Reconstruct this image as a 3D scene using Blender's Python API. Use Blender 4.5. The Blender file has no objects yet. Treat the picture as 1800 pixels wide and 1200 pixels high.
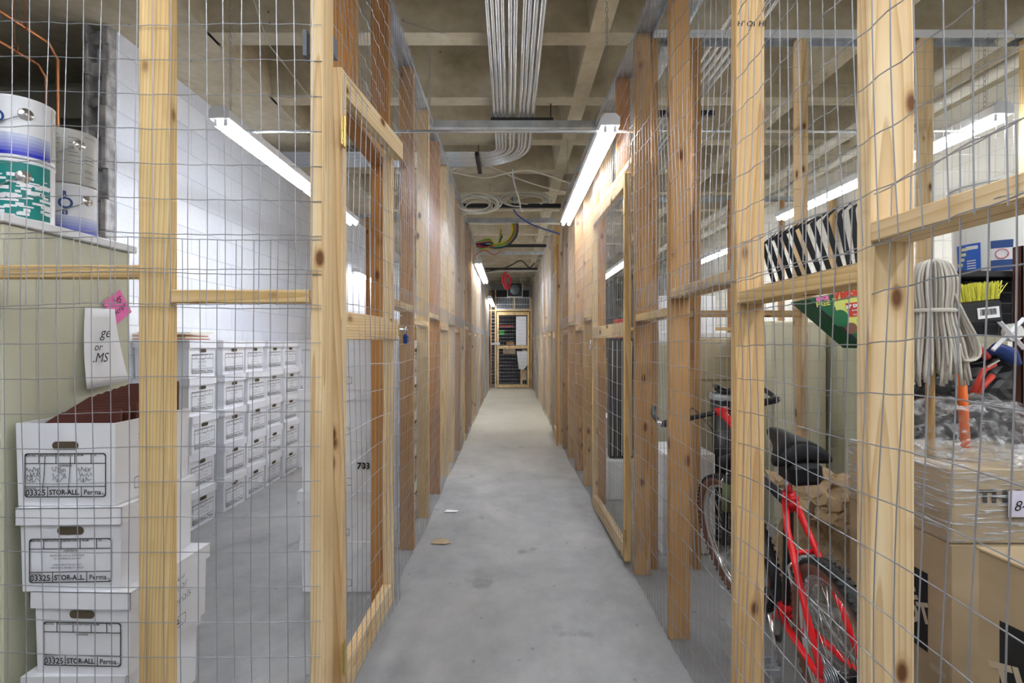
import bpy, bmesh, math, random
from mathutils import Vector, Matrix, Euler
random.seed(7)
R = math.radians
F, CX, CY, H = 915.0, 897.0, 603.0, 1.30      # focal length in px (1800 wide), vanishing point, camera height
scn = bpy.context.scene
COL = scn.collection
# ---------------------------------------------------------------- camera
cd = bpy.data.cameras.new('camera'); cam = bpy.data.objects.new('camera', cd); COL.objects.link(cam)
cam.location = (0, 0, H); cam.rotation_euler = (R(90), 0, 0)
cd.sensor_width = 36; cd.lens = F/1800*36
cd.shift_x = (900-CX)/1800; cd.shift_y = (CY-600)/1800
cd.clip_start = 0.02; cd.clip_end = 100
scn.camera = cam
scn.view_settings.view_transform = 'Standard'; scn.view_settings.look = 'None'
scn.view_settings.gamma = 1; scn.view_settings.use_curve_mapping = False
scn.view_settings.exposure = 1.55
w = bpy.data.worlds.new('world'); scn.world = w; w.use_nodes = True
w.node_tree.nodes['Background'].inputs[0].default_value = (.8, .9, 1, 1)
w.node_tree.nodes['Background'].inputs[1].default_value = 0.5
TUBE_STRENGTH = 14.0

def P(x, y, Z):
    return Vector(((x-CX)*Z/F, Z, H+(CY-y)*Z/F))

# ---------------------------------------------------------------- materials
def mat(name, col=(.5,.5,.5), rough=.6, metal=0.0, emit=None, spec=None):
    m = bpy.data.materials.new(name); m.use_nodes = True
    b = m.node_tree.nodes['Principled BSDF']
    b.inputs['Base Color'].default_value = (*col, 1); b.inputs['Roughness'].default_value = rough
    b.inputs['Metallic'].default_value = metal
    if spec is not None: b.inputs['Specular IOR Level'].default_value = spec
    if emit:
        b.inputs['Emission Color'].default_value = (*emit[0], 1); b.inputs['Emission Strength'].default_value = emit[1]
    return m

class NT:
    def __init__(s, m): s.m = m; s.t = m.node_tree; s.b = s.t.nodes['Principled BSDF']
    def n(s, typ, **kw):
        nd = s.t.nodes.new(typ)
        for k, v in kw.items():
            if k.startswith('i_'):
                key = k[2:].replace('_', ' ')
                nd.inputs[key].default_value = v
            else: setattr(nd, k, v)
        return nd
    def l(s, a, b): s.t.links.new(a, b)
    def coord(s, scale, rnd=True):
        tc = s.n('ShaderNodeTexCoord'); mp = s.n('ShaderNodeMapping'); mp.inputs['Scale'].default_value = scale
        if rnd:
            oi = s.n('ShaderNodeObjectInfo'); vm = s.n('ShaderNodeVectorMath', operation='MULTIPLY_ADD')
            cb = s.n('ShaderNodeCombineXYZ')
            mu = s.n('ShaderNodeMath', operation='MULTIPLY'); mu.inputs[1].default_value = 37.0
            s.l(oi.outputs['Random'], mu.inputs[0])
            for i in range(3): s.l(mu.outputs[0], cb.inputs[i])
            s.l(tc.outputs['Object'], vm.inputs[0]); vm.inputs[1].default_value = (1,1,1); s.l(cb.outputs[0], vm.inputs[2])
            s.l(vm.outputs[0], mp.inputs[0])
        else: s.l(tc.outputs['Object'], mp.inputs[0])
        return mp.outputs[0]
    def ramp(s, fac, stops):
        r = s.n('ShaderNodeValToRGB'); e = r.color_ramp.elements
        while len(e) < len(stops): e.new(.5)
        for q, (p, c) in zip(e, stops): q.position = p; q.color = (*c, 1) if len(c) == 3 else c
        s.l(fac, r.inputs[0]); return r.outputs[0]
    def mix(s, fac, a, b, typ='MIX'):
        x = s.n('ShaderNodeMix', data_type='RGBA', blend_type=typ)
        if isinstance(fac, float): x.inputs[0].default_value = fac
        else: s.l(fac, x.inputs[0])
        for i, v in ((6, a), (7, b)):
            if isinstance(v, tuple): x.inputs[i].default_value = (*v, 1)
            else: s.l(v, x.inputs[i])
        return x.outputs[2]
    def bump(s, h, st=.2, d=.01):
        b = s.n('ShaderNodeBump'); b.inputs['Strength'].default_value = st; b.inputs['Distance'].default_value = d
        s.l(h, b.inputs['Height']); s.l(b.outputs[0], s.b.inputs['Normal'])

def wood(name, light, mid, dark, knot=(.16,.07,.03), kn=.075):
    m = mat(name, mid, .75, spec=.18); t = NT(m)
    tc = t.n('ShaderNodeTexCoord'); oi = t.n('ShaderNodeObjectInfo')
    def rnd_off(amp, k):
        mm_ = t.n('ShaderNodeMath', operation='MULTIPLY'); mm_.inputs[1].default_value = k; t.l(oi.outputs['Random'], mm_.inputs[0])
        fr_ = t.n('ShaderNodeMath', operation='FRACT'); t.l(mm_.outputs[0], fr_.inputs[0])
        ma = t.n('ShaderNodeMath', operation='MULTIPLY_ADD'); ma.inputs[1].default_value = 2*amp; ma.inputs[2].default_value = -amp; t.l(fr_.outputs[0], ma.inputs[0]); return ma.outputs[0]
    cb = t.n('ShaderNodeCombineXYZ'); t.l(rnd_off(.05, 13.7), cb.inputs[0]); t.l(rnd_off(.06, 7.3), cb.inputs[1]); t.l(rnd_off(2.0, 3.1), cb.inputs[2])
    ad = t.n('ShaderNodeVectorMath', operation='ADD'); t.l(tc.outputs['Object'], ad.inputs[0]); t.l(cb.outputs[0], ad.inputs[1])
    mp = t.n('ShaderNodeMapping'); mp.inputs['Scale'].default_value = (1, 1, .12); mp.inputs['Rotation'].default_value = (R(9), R(-7), 0); t.l(ad.outputs[0], mp.inputs[0])
    wv = t.n('ShaderNodeTexWave', wave_type='RINGS', rings_direction='Z', wave_profile='SAW')
    wv.inputs['Scale'].default_value = 34.0; wv.inputs['Distortion'].default_value = 5.0; wv.inputs['Detail'].default_value = 1.5
    wv.inputs['Detail Scale'].default_value = .45
    t.l(mp.outputs[0], wv.inputs[0])
    c1 = t.ramp(wv.outputs['Fac'], [(0, light), (.55, mid), (.92, dark), (1, light)])
    nz = t.n('ShaderNodeTexNoise', i_Scale=1.0, i_Detail=4.0); t.l(t.coord((45, 45, 1.6)), nz.inputs[0])
    c2 = t.ramp(nz.outputs['Fac'], [(.30, dark), (.52, mid), (.70, light)])
    c = t.mix(.38, c1, c2)
    nb = t.n('ShaderNodeTexNoise', i_Scale=1.0, i_Detail=2.0); t.l(t.coord((6, 6, 1.3)), nb.inputs[0])
    c = t.mix(t.ramp(nb.outputs['Fac'], [(.45, (0,0,0)), (.8, (.6,.6,.6))]), c, dark)
    vo = t.n('ShaderNodeTexVoronoi', i_Scale=1.0); vo.inputs['Randomness'].default_value = 1.0
    t.l(t.coord((9, 9, 4.6)), vo.inputs[0])
    k = t.ramp(vo.outputs['Distance'], [(kn, (1,1,1)), (kn+.07, (0,0,0))])
    k2 = t.ramp(vo.outputs['Distance'], [(kn*.9, (.8,.8,.8)), (kn*3.0, (0,0,0))])
    c = t.mix(k2, c, dark); c = t.mix(k, c, knot)
    t.l(c, t.b.inputs['Base Color']); t.bump(nz.outputs['Fac'], .12, .002)
    return m
W_PALE = wood('pale_pine', (.82,.67,.43), (.75,.57,.33), (.52,.31,.13))
W_YEL = wood('yellow_pine', (.80,.62,.33), (.72,.52,.25), (.50,.30,.11))
W_ORG = wood('orange_fir', (.58,.30,.10), (.50,.24,.075), (.33,.13,.035))
W_BRN = wood('brown_fir', (.60,.37,.17), (.52,.30,.12), (.36,.18,.065))
W_TAN = wood('tan_pine', (.72,.51,.27), (.64,.43,.20), (.46,.26,.10))
WOODS = [W_PALE, W_YEL, W_ORG, W_BRN, W_TAN]

STEEL = mat('galvanised_wire', (.36,.37,.40), .42, .6)
ZINC = mat('zinc_channel', (.50,.54,.60), .38, .5)
t = NT(ZINC); nz = t.n('ShaderNodeTexNoise', i_Scale=9.0, i_Detail=3.0); t.l(t.coord((1,1,1)), nz.inputs[0])
t.l(t.ramp(nz.outputs['Fac'], [(.3,(.38,.42,.47)), (.7,(.62,.66,.72))]), t.b.inputs['Base Color'])
EMT = mat('conduit_steel', (.72,.75,.78), .25, .75)
DARKSTEEL = mat('dark_strut_steel', (.035,.035,.04), .5, .4)
BRASS = mat('brass', (.62,.48,.18), .35, .8)
CHROME = mat('chrome', (.8,.8,.82), .18, .95)
COPPER = mat('copper', (.55,.23,.10), .38, .7)
WHITE_MET = mat('white_enamel', (.78,.80,.84), .4)
BLACK = mat('black_plastic', (.012,.012,.014), .38)
RUBBER = mat('rubber', (.022,.022,.024), .75)
SATIN_BLACK = mat('black_vinyl', (.006,.006,.008), .5, spec=.25)
RED = mat('red_enamel', (.85,.015,.022), .22)
TANWALL = mat('brown_sidewall', (.20,.085,.055), .7)
INK = mat('black_ink', (.012,.012,.012), .7)
INKBLUE = mat('blue_ink', (.03,.04,.25), .7)
PAPER = mat('white_paper', (.80,.80,.82), .8)
PINK = mat('pink_note', (.95,.22,.55), .75)
MAROON = mat('maroon_folder', (.12,.035,.025), .6)
MAROON2 = mat('maroon_folder_edge', (.24,.085,.06), .6)
ORANGE_F = mat('orange_folder', (.50,.16,.06), .65)
CREAMPAPER = mat('manila_paper', (.72,.64,.45), .75)
CABINET = mat('putty_metal', (.60,.60,.46), .45)
CREAM = mat('cream_metal', (.70,.67,.50), .5)
TANMETAL = mat('tan_metal', (.52,.43,.28), .45)
HOLE = mat('handle_hole_shadow', (.10,.075,.045), .9)
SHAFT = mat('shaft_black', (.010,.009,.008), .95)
CORK = mat('white_board', (.74,.74,.78), .6)
BUCKET = mat('bucket_plastic', (.80,.80,.76), .35)
BLUE = mat('blue_print', (.02,.12,.55), .45)
DKBLUE = mat('dark_blue_print', (.02,.07,.25), .45)
GREEN = mat('green_print', (.01,.13,.05), .4)
YELLOW = mat('yellow_green_print', (.62,.68,.16), .45)
REDP = mat('red_print', (.55,.035,.02), .5)
TEAL = mat('teal_paint', (.0,.22,.20), .5)
GREYLABEL = mat('grey_label', (.50,.50,.47), .6)
BRISTLE = mat('yellow_bristle', (.80,.78,.12), .6)
ORANGE = mat('orange_plastic', (.85,.16,.02), .4)
YARN = mat('mop_yarn', (.54,.51,.45), .95)
BROWNSTEEL = mat('brown_shelf_steel', (.09,.03,.02), .5)
BLUEP = mat('blue_plastic', (.01,.04,.22), .35)
TUBE = mat('fluorescent_glow', (1,1,1), .3, emit=((.93,.96,1.0), TUBE_STRENGTH))
CREAMCABLE = mat('cream_cable', (.70,.68,.60), .55)

def noisy(name, a, b, scale=(3,3,3), rough=.7, detail=6, bump=.15, lo=.35, hi=.65):
    m = mat(name, a, rough); t = NT(m)
    nz = t.n('ShaderNodeTexNoise', i_Scale=1.0, i_Detail=float(detail)); t.l(t.coord(scale), nz.inputs[0])
    t.l(t.ramp(nz.outputs['Fac'], [(lo, a), (hi, b)]), t.b.inputs['Base Color'])
    if bump: t.bump(nz.outputs['Fac'], bump, .01)
    return m
CARDWHITE = noisy('white_cardboard', (.80,.81,.87), (.88,.89,.93), (3,3,3), .75, 3, .03)
CARD = noisy('brown_cardboard', (.42,.32,.19), (.52,.40,.25), (2,2,6), .8, 4, .03)
CARDDK = noisy('kraft_paper', (.40,.28,.16), (.58,.43,.26), (5,5,5), .8, 5, .2)
# ceiling concrete
CONC = mat('ceiling_concrete', (.4,.36,.29), .85); t = NT(CONC)
n1 = t.n('ShaderNodeTexNoise', i_Scale=1.0, i_Detail=8.0, i_Roughness=.65); t.l(t.coord((1.3,1.3,3), False), n1.inputs[0])
n2 = t.n('ShaderNodeTexNoise', i_Scale=1.0, i_Detail=3.0); t.l(t.coord((14,14,14), False), n2.inputs[0])
c = t.ramp(n1.outputs['Fac'], [(.28,(.35,.29,.19)), (.5,(.54,.47,.345)), (.72,(.72,.68,.56))])
c = t.mix(.25, c, t.ramp(n2.outputs['Fac'], [(.3,(.30,.25,.16)), (.7,(.66,.60,.46))]))
vo = t.n('ShaderNodeTexVoronoi', i_Scale=1.0); t.l(t.coord((7,7,7), False), vo.inputs[0])
c = t.mix(t.ramp(vo.outputs['Distance'], [(.03,(1,1,1)), (.07,(0,0,0))]), c, (.14,.11,.08))
t.l(c, t.b.inputs['Base Color']); t.bump(n2.outputs['Fac'], .25, .01)
# floor
FLOOR = mat('floor_concrete', (.42,.43,.45), .55); t = NT(FLOOR)
n1 = t.n('ShaderNodeTexNoise', i_Scale=1.0, i_Detail=9.0, i_Roughness=.6, i_Distortion=.6); t.l(t.coord((1.1,.8,1), False), n1.inputs[0])
n2 = t.n('ShaderNodeTexNoise', i_Scale=1.0, i_Detail=6.0, i_Roughness=.7); t.l(t.coord((5,4,5), False), n2.inputs[0])
c = t.ramp(n1.outputs['Fac'], [(.32,(.22,.23,.235)), (.5,(.34,.35,.36)), (.68,(.47,.475,.47))])
c = t.mix(.4, c, t.ramp(n2.outputs['Fac'], [(.3,(.22,.22,.225)), (.7,(.48,.48,.485))]))
n3 = t.n('ShaderNodeTexNoise', i_Scale=1.0, i_Detail=4.0); t.l(t.coord((3.1,2.4,3), False), n3.inputs[0])
c = t.mix(t.ramp(n3.outputs['Fac'], [(.64,(0,0,0)), (.70,(.6,.6,.6))]), c, (.14,.14,.14))
vo = t.n('ShaderNodeTexVoronoi', i_Scale=1.0); t.l(t.coord((9,7,9), False), vo.inputs[0])
c = t.mix(t.ramp(vo.outputs['Distance'], [(.04,(.8,.8,.8)), (.10,(0,0,0))]), c, (.20,.20,.20))
# warm light on the far floor, painted into the colour further on
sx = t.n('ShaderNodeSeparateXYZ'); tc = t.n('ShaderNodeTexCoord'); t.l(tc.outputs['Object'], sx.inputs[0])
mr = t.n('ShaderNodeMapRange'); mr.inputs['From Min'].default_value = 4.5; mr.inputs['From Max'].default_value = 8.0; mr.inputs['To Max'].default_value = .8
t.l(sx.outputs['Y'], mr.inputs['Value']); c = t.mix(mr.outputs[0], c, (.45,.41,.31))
t.l(c, t.b.inputs['Base Color']); t.bump(n2.outputs['Fac'], .08, .01)
t.l(t.ramp(n1.outputs['Fac'], [(.3,(.62,)*3), (.7,(.42,)*3)]), t.b.inputs['Roughness'])
# painted block wall: courses run along the object's Y (left wall) and Z
def cmu(name, horiz, a=(.70,.73,.80), b=(.80,.82,.88), mort=(.58,.61,.68)):
    m = mat(name, a, .6); t = NT(m)
    tc = t.n('ShaderNodeTexCoord'); sp = t.n('ShaderNodeSeparateXYZ'); cb = t.n('ShaderNodeCombineXYZ')
    t.l(tc.outputs['Object'], sp.inputs[0]); t.l(sp.outputs[horiz], cb.inputs[0]); t.l(sp.outputs['Z'], cb.inputs[1])
    br = t.n('ShaderNodeTexBrick'); t.l(cb.outputs[0], br.inputs[0])
    br.inputs['Scale'].default_value = 1; br.inputs['Brick Width'].default_value = .406; br.inputs['Row Height'].default_value = .203
    br.inputs['Mortar Size'].default_value = .005; br.inputs['Mortar Smooth'].default_value = .5
    br.inputs['Color1'].default_value = (*a, 1); br.inputs['Color2'].default_value = (*b, 1); br.inputs['Mortar'].default_value = (*mort, 1)
    nz = t.n('ShaderNodeTexNoise', i_Scale=60.0, i_Detail=4.0); t.l(tc.outputs['Object'], nz.inputs[0])
    c = t.mix(.10, br.outputs['Color'], t.ramp(nz.outputs['Fac'], [(.3,(.4,.4,.4)), (.7,(.9,.9,.9))]))
    t.l(c, t.b.inputs['Base Color'])
    ml = t.n('ShaderNodeMath', operation='MULTIPLY_ADD'); t.l(br.outputs['Fac'], ml.inputs[0]); ml.inputs[1].default_value = -1
    t.l(nz.outputs['Fac'], ml.inputs[2]); t.bump(ml.outputs[0], .35, .006)
    return m
CMU = cmu('painted_block_wall', 'Y', (.66,.69,.78), (.76,.785,.86), (.52,.55,.63))
CMUX = cmu('painted_block_wall_far', 'X', (.55,.55,.52), (.62,.62,.58), (.45,.45,.43))
CREAMWALL = cmu('cream_block_wall', 'Y', (.74,.72,.64), (.78,.76,.68), (.66,.64,.57))
BROKEN = noisy('broken_block', (.24,.235,.24), (.52,.51,.52), (14,14,14), .9, 6, .8)
SHAFTC = noisy('shaft_concrete', (.20,.19,.155), (.33,.31,.26), (3,3,3), .9, 5, .2)

def wrapmat(name, base=(.85,.87,.9), op=.45, sc=(6,6,60)):
    m = mat(name, base, .16); t = NT(m)
    nz = t.n('ShaderNodeTexNoise', i_Scale=1.0, i_Detail=5.0, i_Distortion=1.2); t.l(t.coord(sc), nz.inputs[0])
    t.bump(nz.outputs['Fac'], .9, .02)
    t.l(t.ramp(nz.outputs['Fac'], [(.48,(op*.15,)*3), (.66,(op*1.6,)*3)]), t.b.inputs['Alpha'])
    return m
WRAP = wrapmat('stretch_wrap', op=.52, sc=(8,8,130))
WRAPTOP = wrapmat('crumpled_film', (.88,.90,.93), .34, (14,14,14))

# ---------------------------------------------------------------- mesh helpers
class MB:
    def __init__(s): s.v = []; s.f = []; s.mi = []
    def add(s, vs, fs, mi=0):
        o = len(s.v); s.v += [tuple(v) for v in vs]; s.f += [tuple(i+o for i in f) for f in fs]; s.mi += [mi]*len(fs); return s
    def box(s, x0, x1, y0, y1, z0, z1, mi=0, M=None):
        vs = [Vector(p) for p in ((x0,y0,z0),(x1,y0,z0),(x1,y1,z0),(x0,y1,z0),(x0,y0,z1),(x1,y0,z1),(x1,y1,z1),(x0,y1,z1))]
        if M: vs = [M @ v for v in vs]
        return s.add(vs, [(3,2,1,0),(4,5,6,7),(0,1,5,4),(1,2,6,5),(2,3,7,6),(3,0,4,7)], mi)
    def bbox(s, x0, x1, y0, y1, z0, z1, b=.003, mi=0, M=None):   # box with chamfered edges
        bm = bmesh.new(); bmesh.ops.create_cube(bm, size=1)
        for v in bm.verts: v.co = Vector(((x0+x1)/2+v.co.x*(x1-x0), (y0+y1)/2+v.co.y*(y1-y0), (z0+z1)/2+v.co.z*(z1-z0)))
        bmesh.ops.bevel(bm, geom=bm.edges[:], offset=b, segments=1, affect='EDGES')
        bm.verts.ensure_lookup_table()
        vs = [(M @ v.co if M else v.co.copy()) for v in bm.verts]
        s.add(vs, [[v.index for v in f.verts] for f in bm.faces], mi); bm.free(); return s
    def prism(s, pts, vec, mi=0):
        n = len(pts); vec = Vector(vec); a = [Vector(p) for p in pts]
        return s.add(a+[p+vec for p in a], [tuple(range(n))[::-1], tuple(range(n, 2*n))]+[(i,(i+1)%n,n+(i+1)%n,n+i) for i in range(n)], mi)
    def tube(s, pts, r, n=6, closed=False, mi=0, cap=True):
        pts = [Vector(p) for p in pts]; m = len(pts); vs = []; fs = []
        up = None
        for i, p in enumerate(pts):
            if closed: d = pts[(i+1)%m]-pts[i-1]
            else: d = pts[min(i+1, m-1)]-pts[max(i-1, 0)]
            if d.length < 1e-9: d = Vector((0,0,1))
            d.normalize()
            if up is None: up = Vector((0,0,1)) if abs(d.z) < .9 else Vector((1,0,0))
            u = up-d*up.dot(d)
            if u.length < 1e-6: u = d.orthogonal()
            u.normalize(); w_ = d.cross(u); up = u
            rr = r[i] if isinstance(r, (list, tuple)) else r
            for k in range(n):
                a = 2*math.pi*k/n; vs.append(p+u*math.cos(a)*rr+w_*math.sin(a)*rr)
        for i in range(m if closed else m-1):
            j = (i+1) % m
            for k in range(n): fs.append((i*n+k, i*n+(k+1)%n, j*n+(k+1)%n, j*n+k))
        if cap and not closed: fs += [tuple(range(n))[::-1], tuple((m-1)*n+k for k in range(n))]
        return s.add(vs, fs, mi)
    def cyl(s, a, b, r, n=16, mi=0, r2=None): return s.tube([a, b], [r, r if r2 is None else r2], n, mi=mi)
    def lathe(s, prof, n=32, c=(0,0,0), mi=0, M=None, a0=0, a1=2*math.pi):
        c = Vector(c); full = abs(a1-a0-2*math.pi) < 1e-6; m = n if full else n+1; vs = []
        for r, z in prof:
            for k in range(m):
                a = a0+(a1-a0)*k/n; v = Vector((r*math.cos(a), r*math.sin(a), z))
                vs.append((M @ v if M else v)+c)
        fs = []
        for i in range(len(prof)-1):
            for k in range(n if full else m-1): fs.append((i*m+k, i*m+(k+1)%m, (i+1)*m+(k+1)%m, (i+1)*m+k))
        return s.add(vs, fs, mi)
    def mesh(s, name, mats, smooth=False):
        me = bpy.data.meshes.new(name); me.from_pydata(s.v, [], s.f)
        for m in (mats if isinstance(mats, (list, tuple)) else [mats]): me.materials.append(m)
        if any(s.mi): me.polygons.foreach_set('material_index', s.mi)
        if smooth: me.polygons.foreach_set('use_smooth', [True]*len(s.f))
        me.update(); return me
    def obj(s, name, mats, parent=None, loc=(0,0,0), rot=(0,0,0), smooth=False):
        return link(name, s.mesh(name, mats, smooth), parent, loc, rot)

def link(name, me, parent=None, loc=(0,0,0), rot=(0,0,0)):
    o = bpy.data.objects.new(name, me); COL.objects.link(o); o.parent = parent; o.location = loc; o.rotation_euler = rot
    return o
def thing(name, label, cat, loc=(0,0,0), rot=(0,0,0), group=None):
    o = bpy.data.objects.new(name, None); COL.objects.link(o); o.location = loc; o.rotation_euler = rot
    o.empty_display_size = .05
    o['label'] = label; o['category'] = cat
    if group: o['group'] = group
    return o
def tag(o, label, cat, group=None, kind=None):
    o['label'] = label; o['category'] = cat
    if group: o['group'] = group
    if kind: o['kind'] = kind
    return o
def struct(o, label=None):
    o['kind'] = 'structure'
    if label: o['label'] = label
    return o
def lp(parent, p):                    # world point to the frame of an unrotated root
    return Vector(p)-Vector(parent.location)
def dup(root, loc, rot, label, group=None):
    r = root.copy(); COL.objects.link(r); r.location = loc; r.rotation_euler = rot; r['label'] = label
    if group: r['group'] = group
    for ch in list(root.children):
        c = ch.copy(); COL.objects.link(c); c.parent = r
        for g in ch.children:
            d = g.copy(); COL.objects.link(d); d.parent = c
    return r
def text(mb, s, size, M, mi=0, shear=0, bold=0, align='CENTER', width=None):
    cu = bpy.data.curves.new('t', 'FONT'); cu.body = s; cu.size = size; cu.align_x = align; cu.align_y = 'CENTER'
    cu.shear = shear; cu.offset = bold; cu.resolution_u = 3
    o = bpy.data.objects.new('t', cu); COL.objects.link(o)
    me = o.to_mesh(); vs = [v.co.copy() for v in me.vertices]; fs = [tuple(p.vertices) for p in me.polygons]
    if width and vs:
        xs = [v.x for v in vs]; k = width/(max(xs)-min(xs))
        for v in vs: v.x *= k
    o.to_mesh_clear(); bpy.data.objects.remove(o); bpy.data.curves.remove(cu)
    mb.add([M @ v for v in vs], fs, mi); return mb
def smoothpath(ctrl, seg=6):
    c = [Vector(p) for p in ctrl]; out = []
    for i in range(len(c)-1):
        p0, p1, p2, p3 = c[max(i-1,0)], c[i], c[i+1], c[min(i+2, len(c)-1)]
        for k in range(seg):
            t_ = k/seg
            out.append(.5*((2*p1)+(p2-p0)*t_+(2*p0-5*p1+4*p2-p3)*t_*t_+(3*p1-p0-3*p2+p3)*t_**3))
    out.append(c[-1]); return out
FRONTM = Matrix.Rotation(R(90), 4, 'X')          # text plane -> facing -Y

# ---------------------------------------------------------------- room shell
ZC = H+2.07                                      # underside of the joists
XL, XR, YB, YF = -2.61, 3.9, 19.0, -2.6
struct(MB().box(-4.4, XR+.2, YF-.2, YB+.2, -.15, 0).obj('floor', FLOOR))
c = MB()
c.box(-4.4, XR+.2, YF-.2, YB+.2, ZC+.40, ZC+.55)                    # slab
c.box(-4.4, -2.01, YF-.2, YB+.2, ZC, ZC+.41)                         # solid edge band along the left wall
c.box(3.45, XR+.2, YF-.2, YB+.2, ZC, ZC+.41)
k = -7
while 3.47+.914*k < YB:
    y = 3.47+.914*k
    c.prism([(-2.03,y,ZC),(-2.03,y+.15,ZC),(-2.03,y+.22,ZC+.41),(-2.03,y-.07,ZC+.41)], (5.5,0,0)); k += 1
for x in (.53, 2.35):
    c.prism([(x,YF,ZC+.002),(x+.13,YF,ZC+.002),(x+.19,YF,ZC+.41),(x-.06,YF,ZC+.41)], (0,YB-YF,0))
struct(c.obj('ceiling', CONC))
struct(MB().box(XL-.15, XL, 3.45, YB, 0, ZC+.02).obj('wall_left', CMU))
struct(MB().box(XR, XR+.2, YF, YB, 0, ZC+.02).obj('wall_right', CREAMWALL))
struct(MB().box(-4.4, XR+.2, YB, YB+.2, 0, ZC+.4).obj('wall_back', CMUX))
struct(MB().box(-4.4, XR+.2, YF-.2, YF, 0, ZC+.4).obj('wall_front', CMUX))
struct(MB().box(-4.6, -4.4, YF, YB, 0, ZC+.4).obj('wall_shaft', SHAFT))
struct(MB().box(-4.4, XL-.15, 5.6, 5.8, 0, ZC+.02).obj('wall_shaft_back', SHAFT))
# broken jamb of the block wall with open cores
j = MB()
rnd = random.Random(3)
zz = 0.0
while zz < ZC-.05:
    z1 = min(zz+.203, ZC-.002)
    for (a, b) in ((-2.765, -2.735), (-2.645, -2.608)):
        e = rnd.uniform(0, .03); j.bbox(a-rnd.uniform(0,.012), b, 3.385-e, 3.449, zz+.001, z1-.001, .006)
    j.bbox(-2.74, -2.64, 3.40-rnd.uniform(0,.03), 3.449, zz, zz+rnd.uniform(.05,.09), .01)
    zz += .203
o = j.obj('trim_1', BROKEN); struct(o)
struct(MB().box(-4.4, -2.77, 4.15, 4.35, H+1.62, ZC).obj('trim_2', SHAFTC))
struct(MB().box(-4.4, -2.77, 3.7, 3.9, H+1.60, H+1.82).obj('trim_3', SHAFTC))
struct(MB().box(-4.4, -2.77, 4.6, 4.8, H+1.25, H+1.95).obj('trim_4', SHAFTC))

# ---------------------------------------------------------------- fence pieces
BOARDS = {}
def board(name, parent, p0, p1, w_, d_, m, roll=0.0):
    """a length of lumber from world p0 to p1, w_ across, d_ deep; grain along it"""
    p0, p1 = Vector(p0), Vector(p1); L = (p1-p0).length
    key = (round(L, 3), w_, d_, m.name)
    if key not in BOARDS: BOARDS[key] = MB().bbox(-w_/2, w_/2, -d_/2, d_/2, 0, L, .0025).mesh(name, m)
    q = (p1-p0).to_track_quat('Z', 'Y')
    o = link(name, BOARDS[key], parent, lp(parent, p0) if parent else p0)
    if (p1-p0).normalized().z < .98:
        q = q @ Matrix.Rotation(roll, 4, 'Z').to_quaternion()
    else: q = Matrix.Rotation(roll, 4, 'Z').to_quaternion()
    o.rotation_euler = q.to_euler(); return o
S, D = .038, .089
def wires(parent, A, B, z0, z1, nrm, r=.0012, n=4, amp=.003, seed=0, name='wire_mesh', fine=1.0, sx=.0508, sz=.1016, lean=0.0):
    rg = random.Random(seed); A = Vector((A[0],A[1],0)); B = Vector((B[0],B[1],0)); L = (B-A).length; u = (B-A)/L
    N = Vector((nrm[0], nrm[1], 0)).normalized()
    org = Vector(parent.location)
    nx = int(L/sx); nz = int(round((z1-z0)/sz))
    ph = [rg.uniform(0,6.28) for _ in range(6)]
    def off(s, z):      # gentle bulging of the sheet
        return amp*2.2*(math.sin(s*3.1+z*2.3+ph[0])+.7*math.sin(s*6.7-z*4.1+ph[1])) + amp*.5
    def dz(s, iz):      # rows ride up and down
        return amp*1.6*(math.sin(s*4.2+iz*.35+ph[2])+.5*math.sin(s*11+ph[3]+iz*.2))
    def ds(ix, z): return amp*.8*math.sin(z*3.7+ix*1.7+ph[4])
    mb = MB()
    for i in range(nx+1):
        s = min(i*sx, L); pts = []
        bend = rg.uniform(-.35, .35)*amp
        for kz in range(nz+1):
            z = z0+kz*(z1-z0)/nz
            pts.append(A+u*(s+ds(i, z)+bend*math.sin(z*9+i))+N*(off(s, z)+.0006)+Vector((0,0,z+(dz(s,kz) if kz else 0)))-org)
        mb.tube(pts, r, n)
    step = sx/2*fine
    m = max(2, int(L/step))
    for kz in range(nz+1):
        z = z0+kz*(z1-z0)/nz; pts = []
        for i in range(m+1):
            s = L*i/m
            cr = amp*.45*math.sin(s/sx*math.pi*1.0+kz)          # crimps
            pts.append(A+u*s+N*(off(s, z)-.0006+cr)+Vector((0,0,z+dz(s,kz)+cr*.6))-org)
        mb.tube(pts, r, n)
    return mb.obj(name, STEEL, parent)
TOPZ, MIDA, MIDB = H+1.74, H+.235, H+.16     # stud tops, two staggered heights of the mid rails (top edge)
def track(parent, A, B, z=TOPZ, w_=.10):
    A, B = Vector((A[0],A[1],0)), Vector((B[0],B[1],0)); L = (B-A).length
    mb = MB(); hw = w_/2
    mb.box(-hw, hw, 0, L, 0, .002).box(-hw, -hw+.002, 0, L, -.035, .0005).box(hw-.002, hw, 0, L, -.035, .0005)
    d = (B-A).normalized(); ang = math.atan2(-d.x, d.y)
    return mb.obj('top_track', ZINC, parent, lp(parent, (A.x, A.y, z+.003)), (0,0,ang))
def hinge(parent, p, rz=0):
    mb = MB().bbox(-.022, -.002, -.002, .002, -.045, .045, .001).bbox(.002, .022, -.002, .002, -.045, .045, .001)
    mb.cyl((0,-.004,-.047), (0,-.004,.047), .005, 8)
    for x in (-.013, .013):
        for z in (-.03, 0, .03): mb.cyl((x,-.0045,z), (x,-.001,z), .004, 8)
    return mb.obj('hinge', BRASS, parent, lp(parent, p), (0,0,rz))
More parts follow.
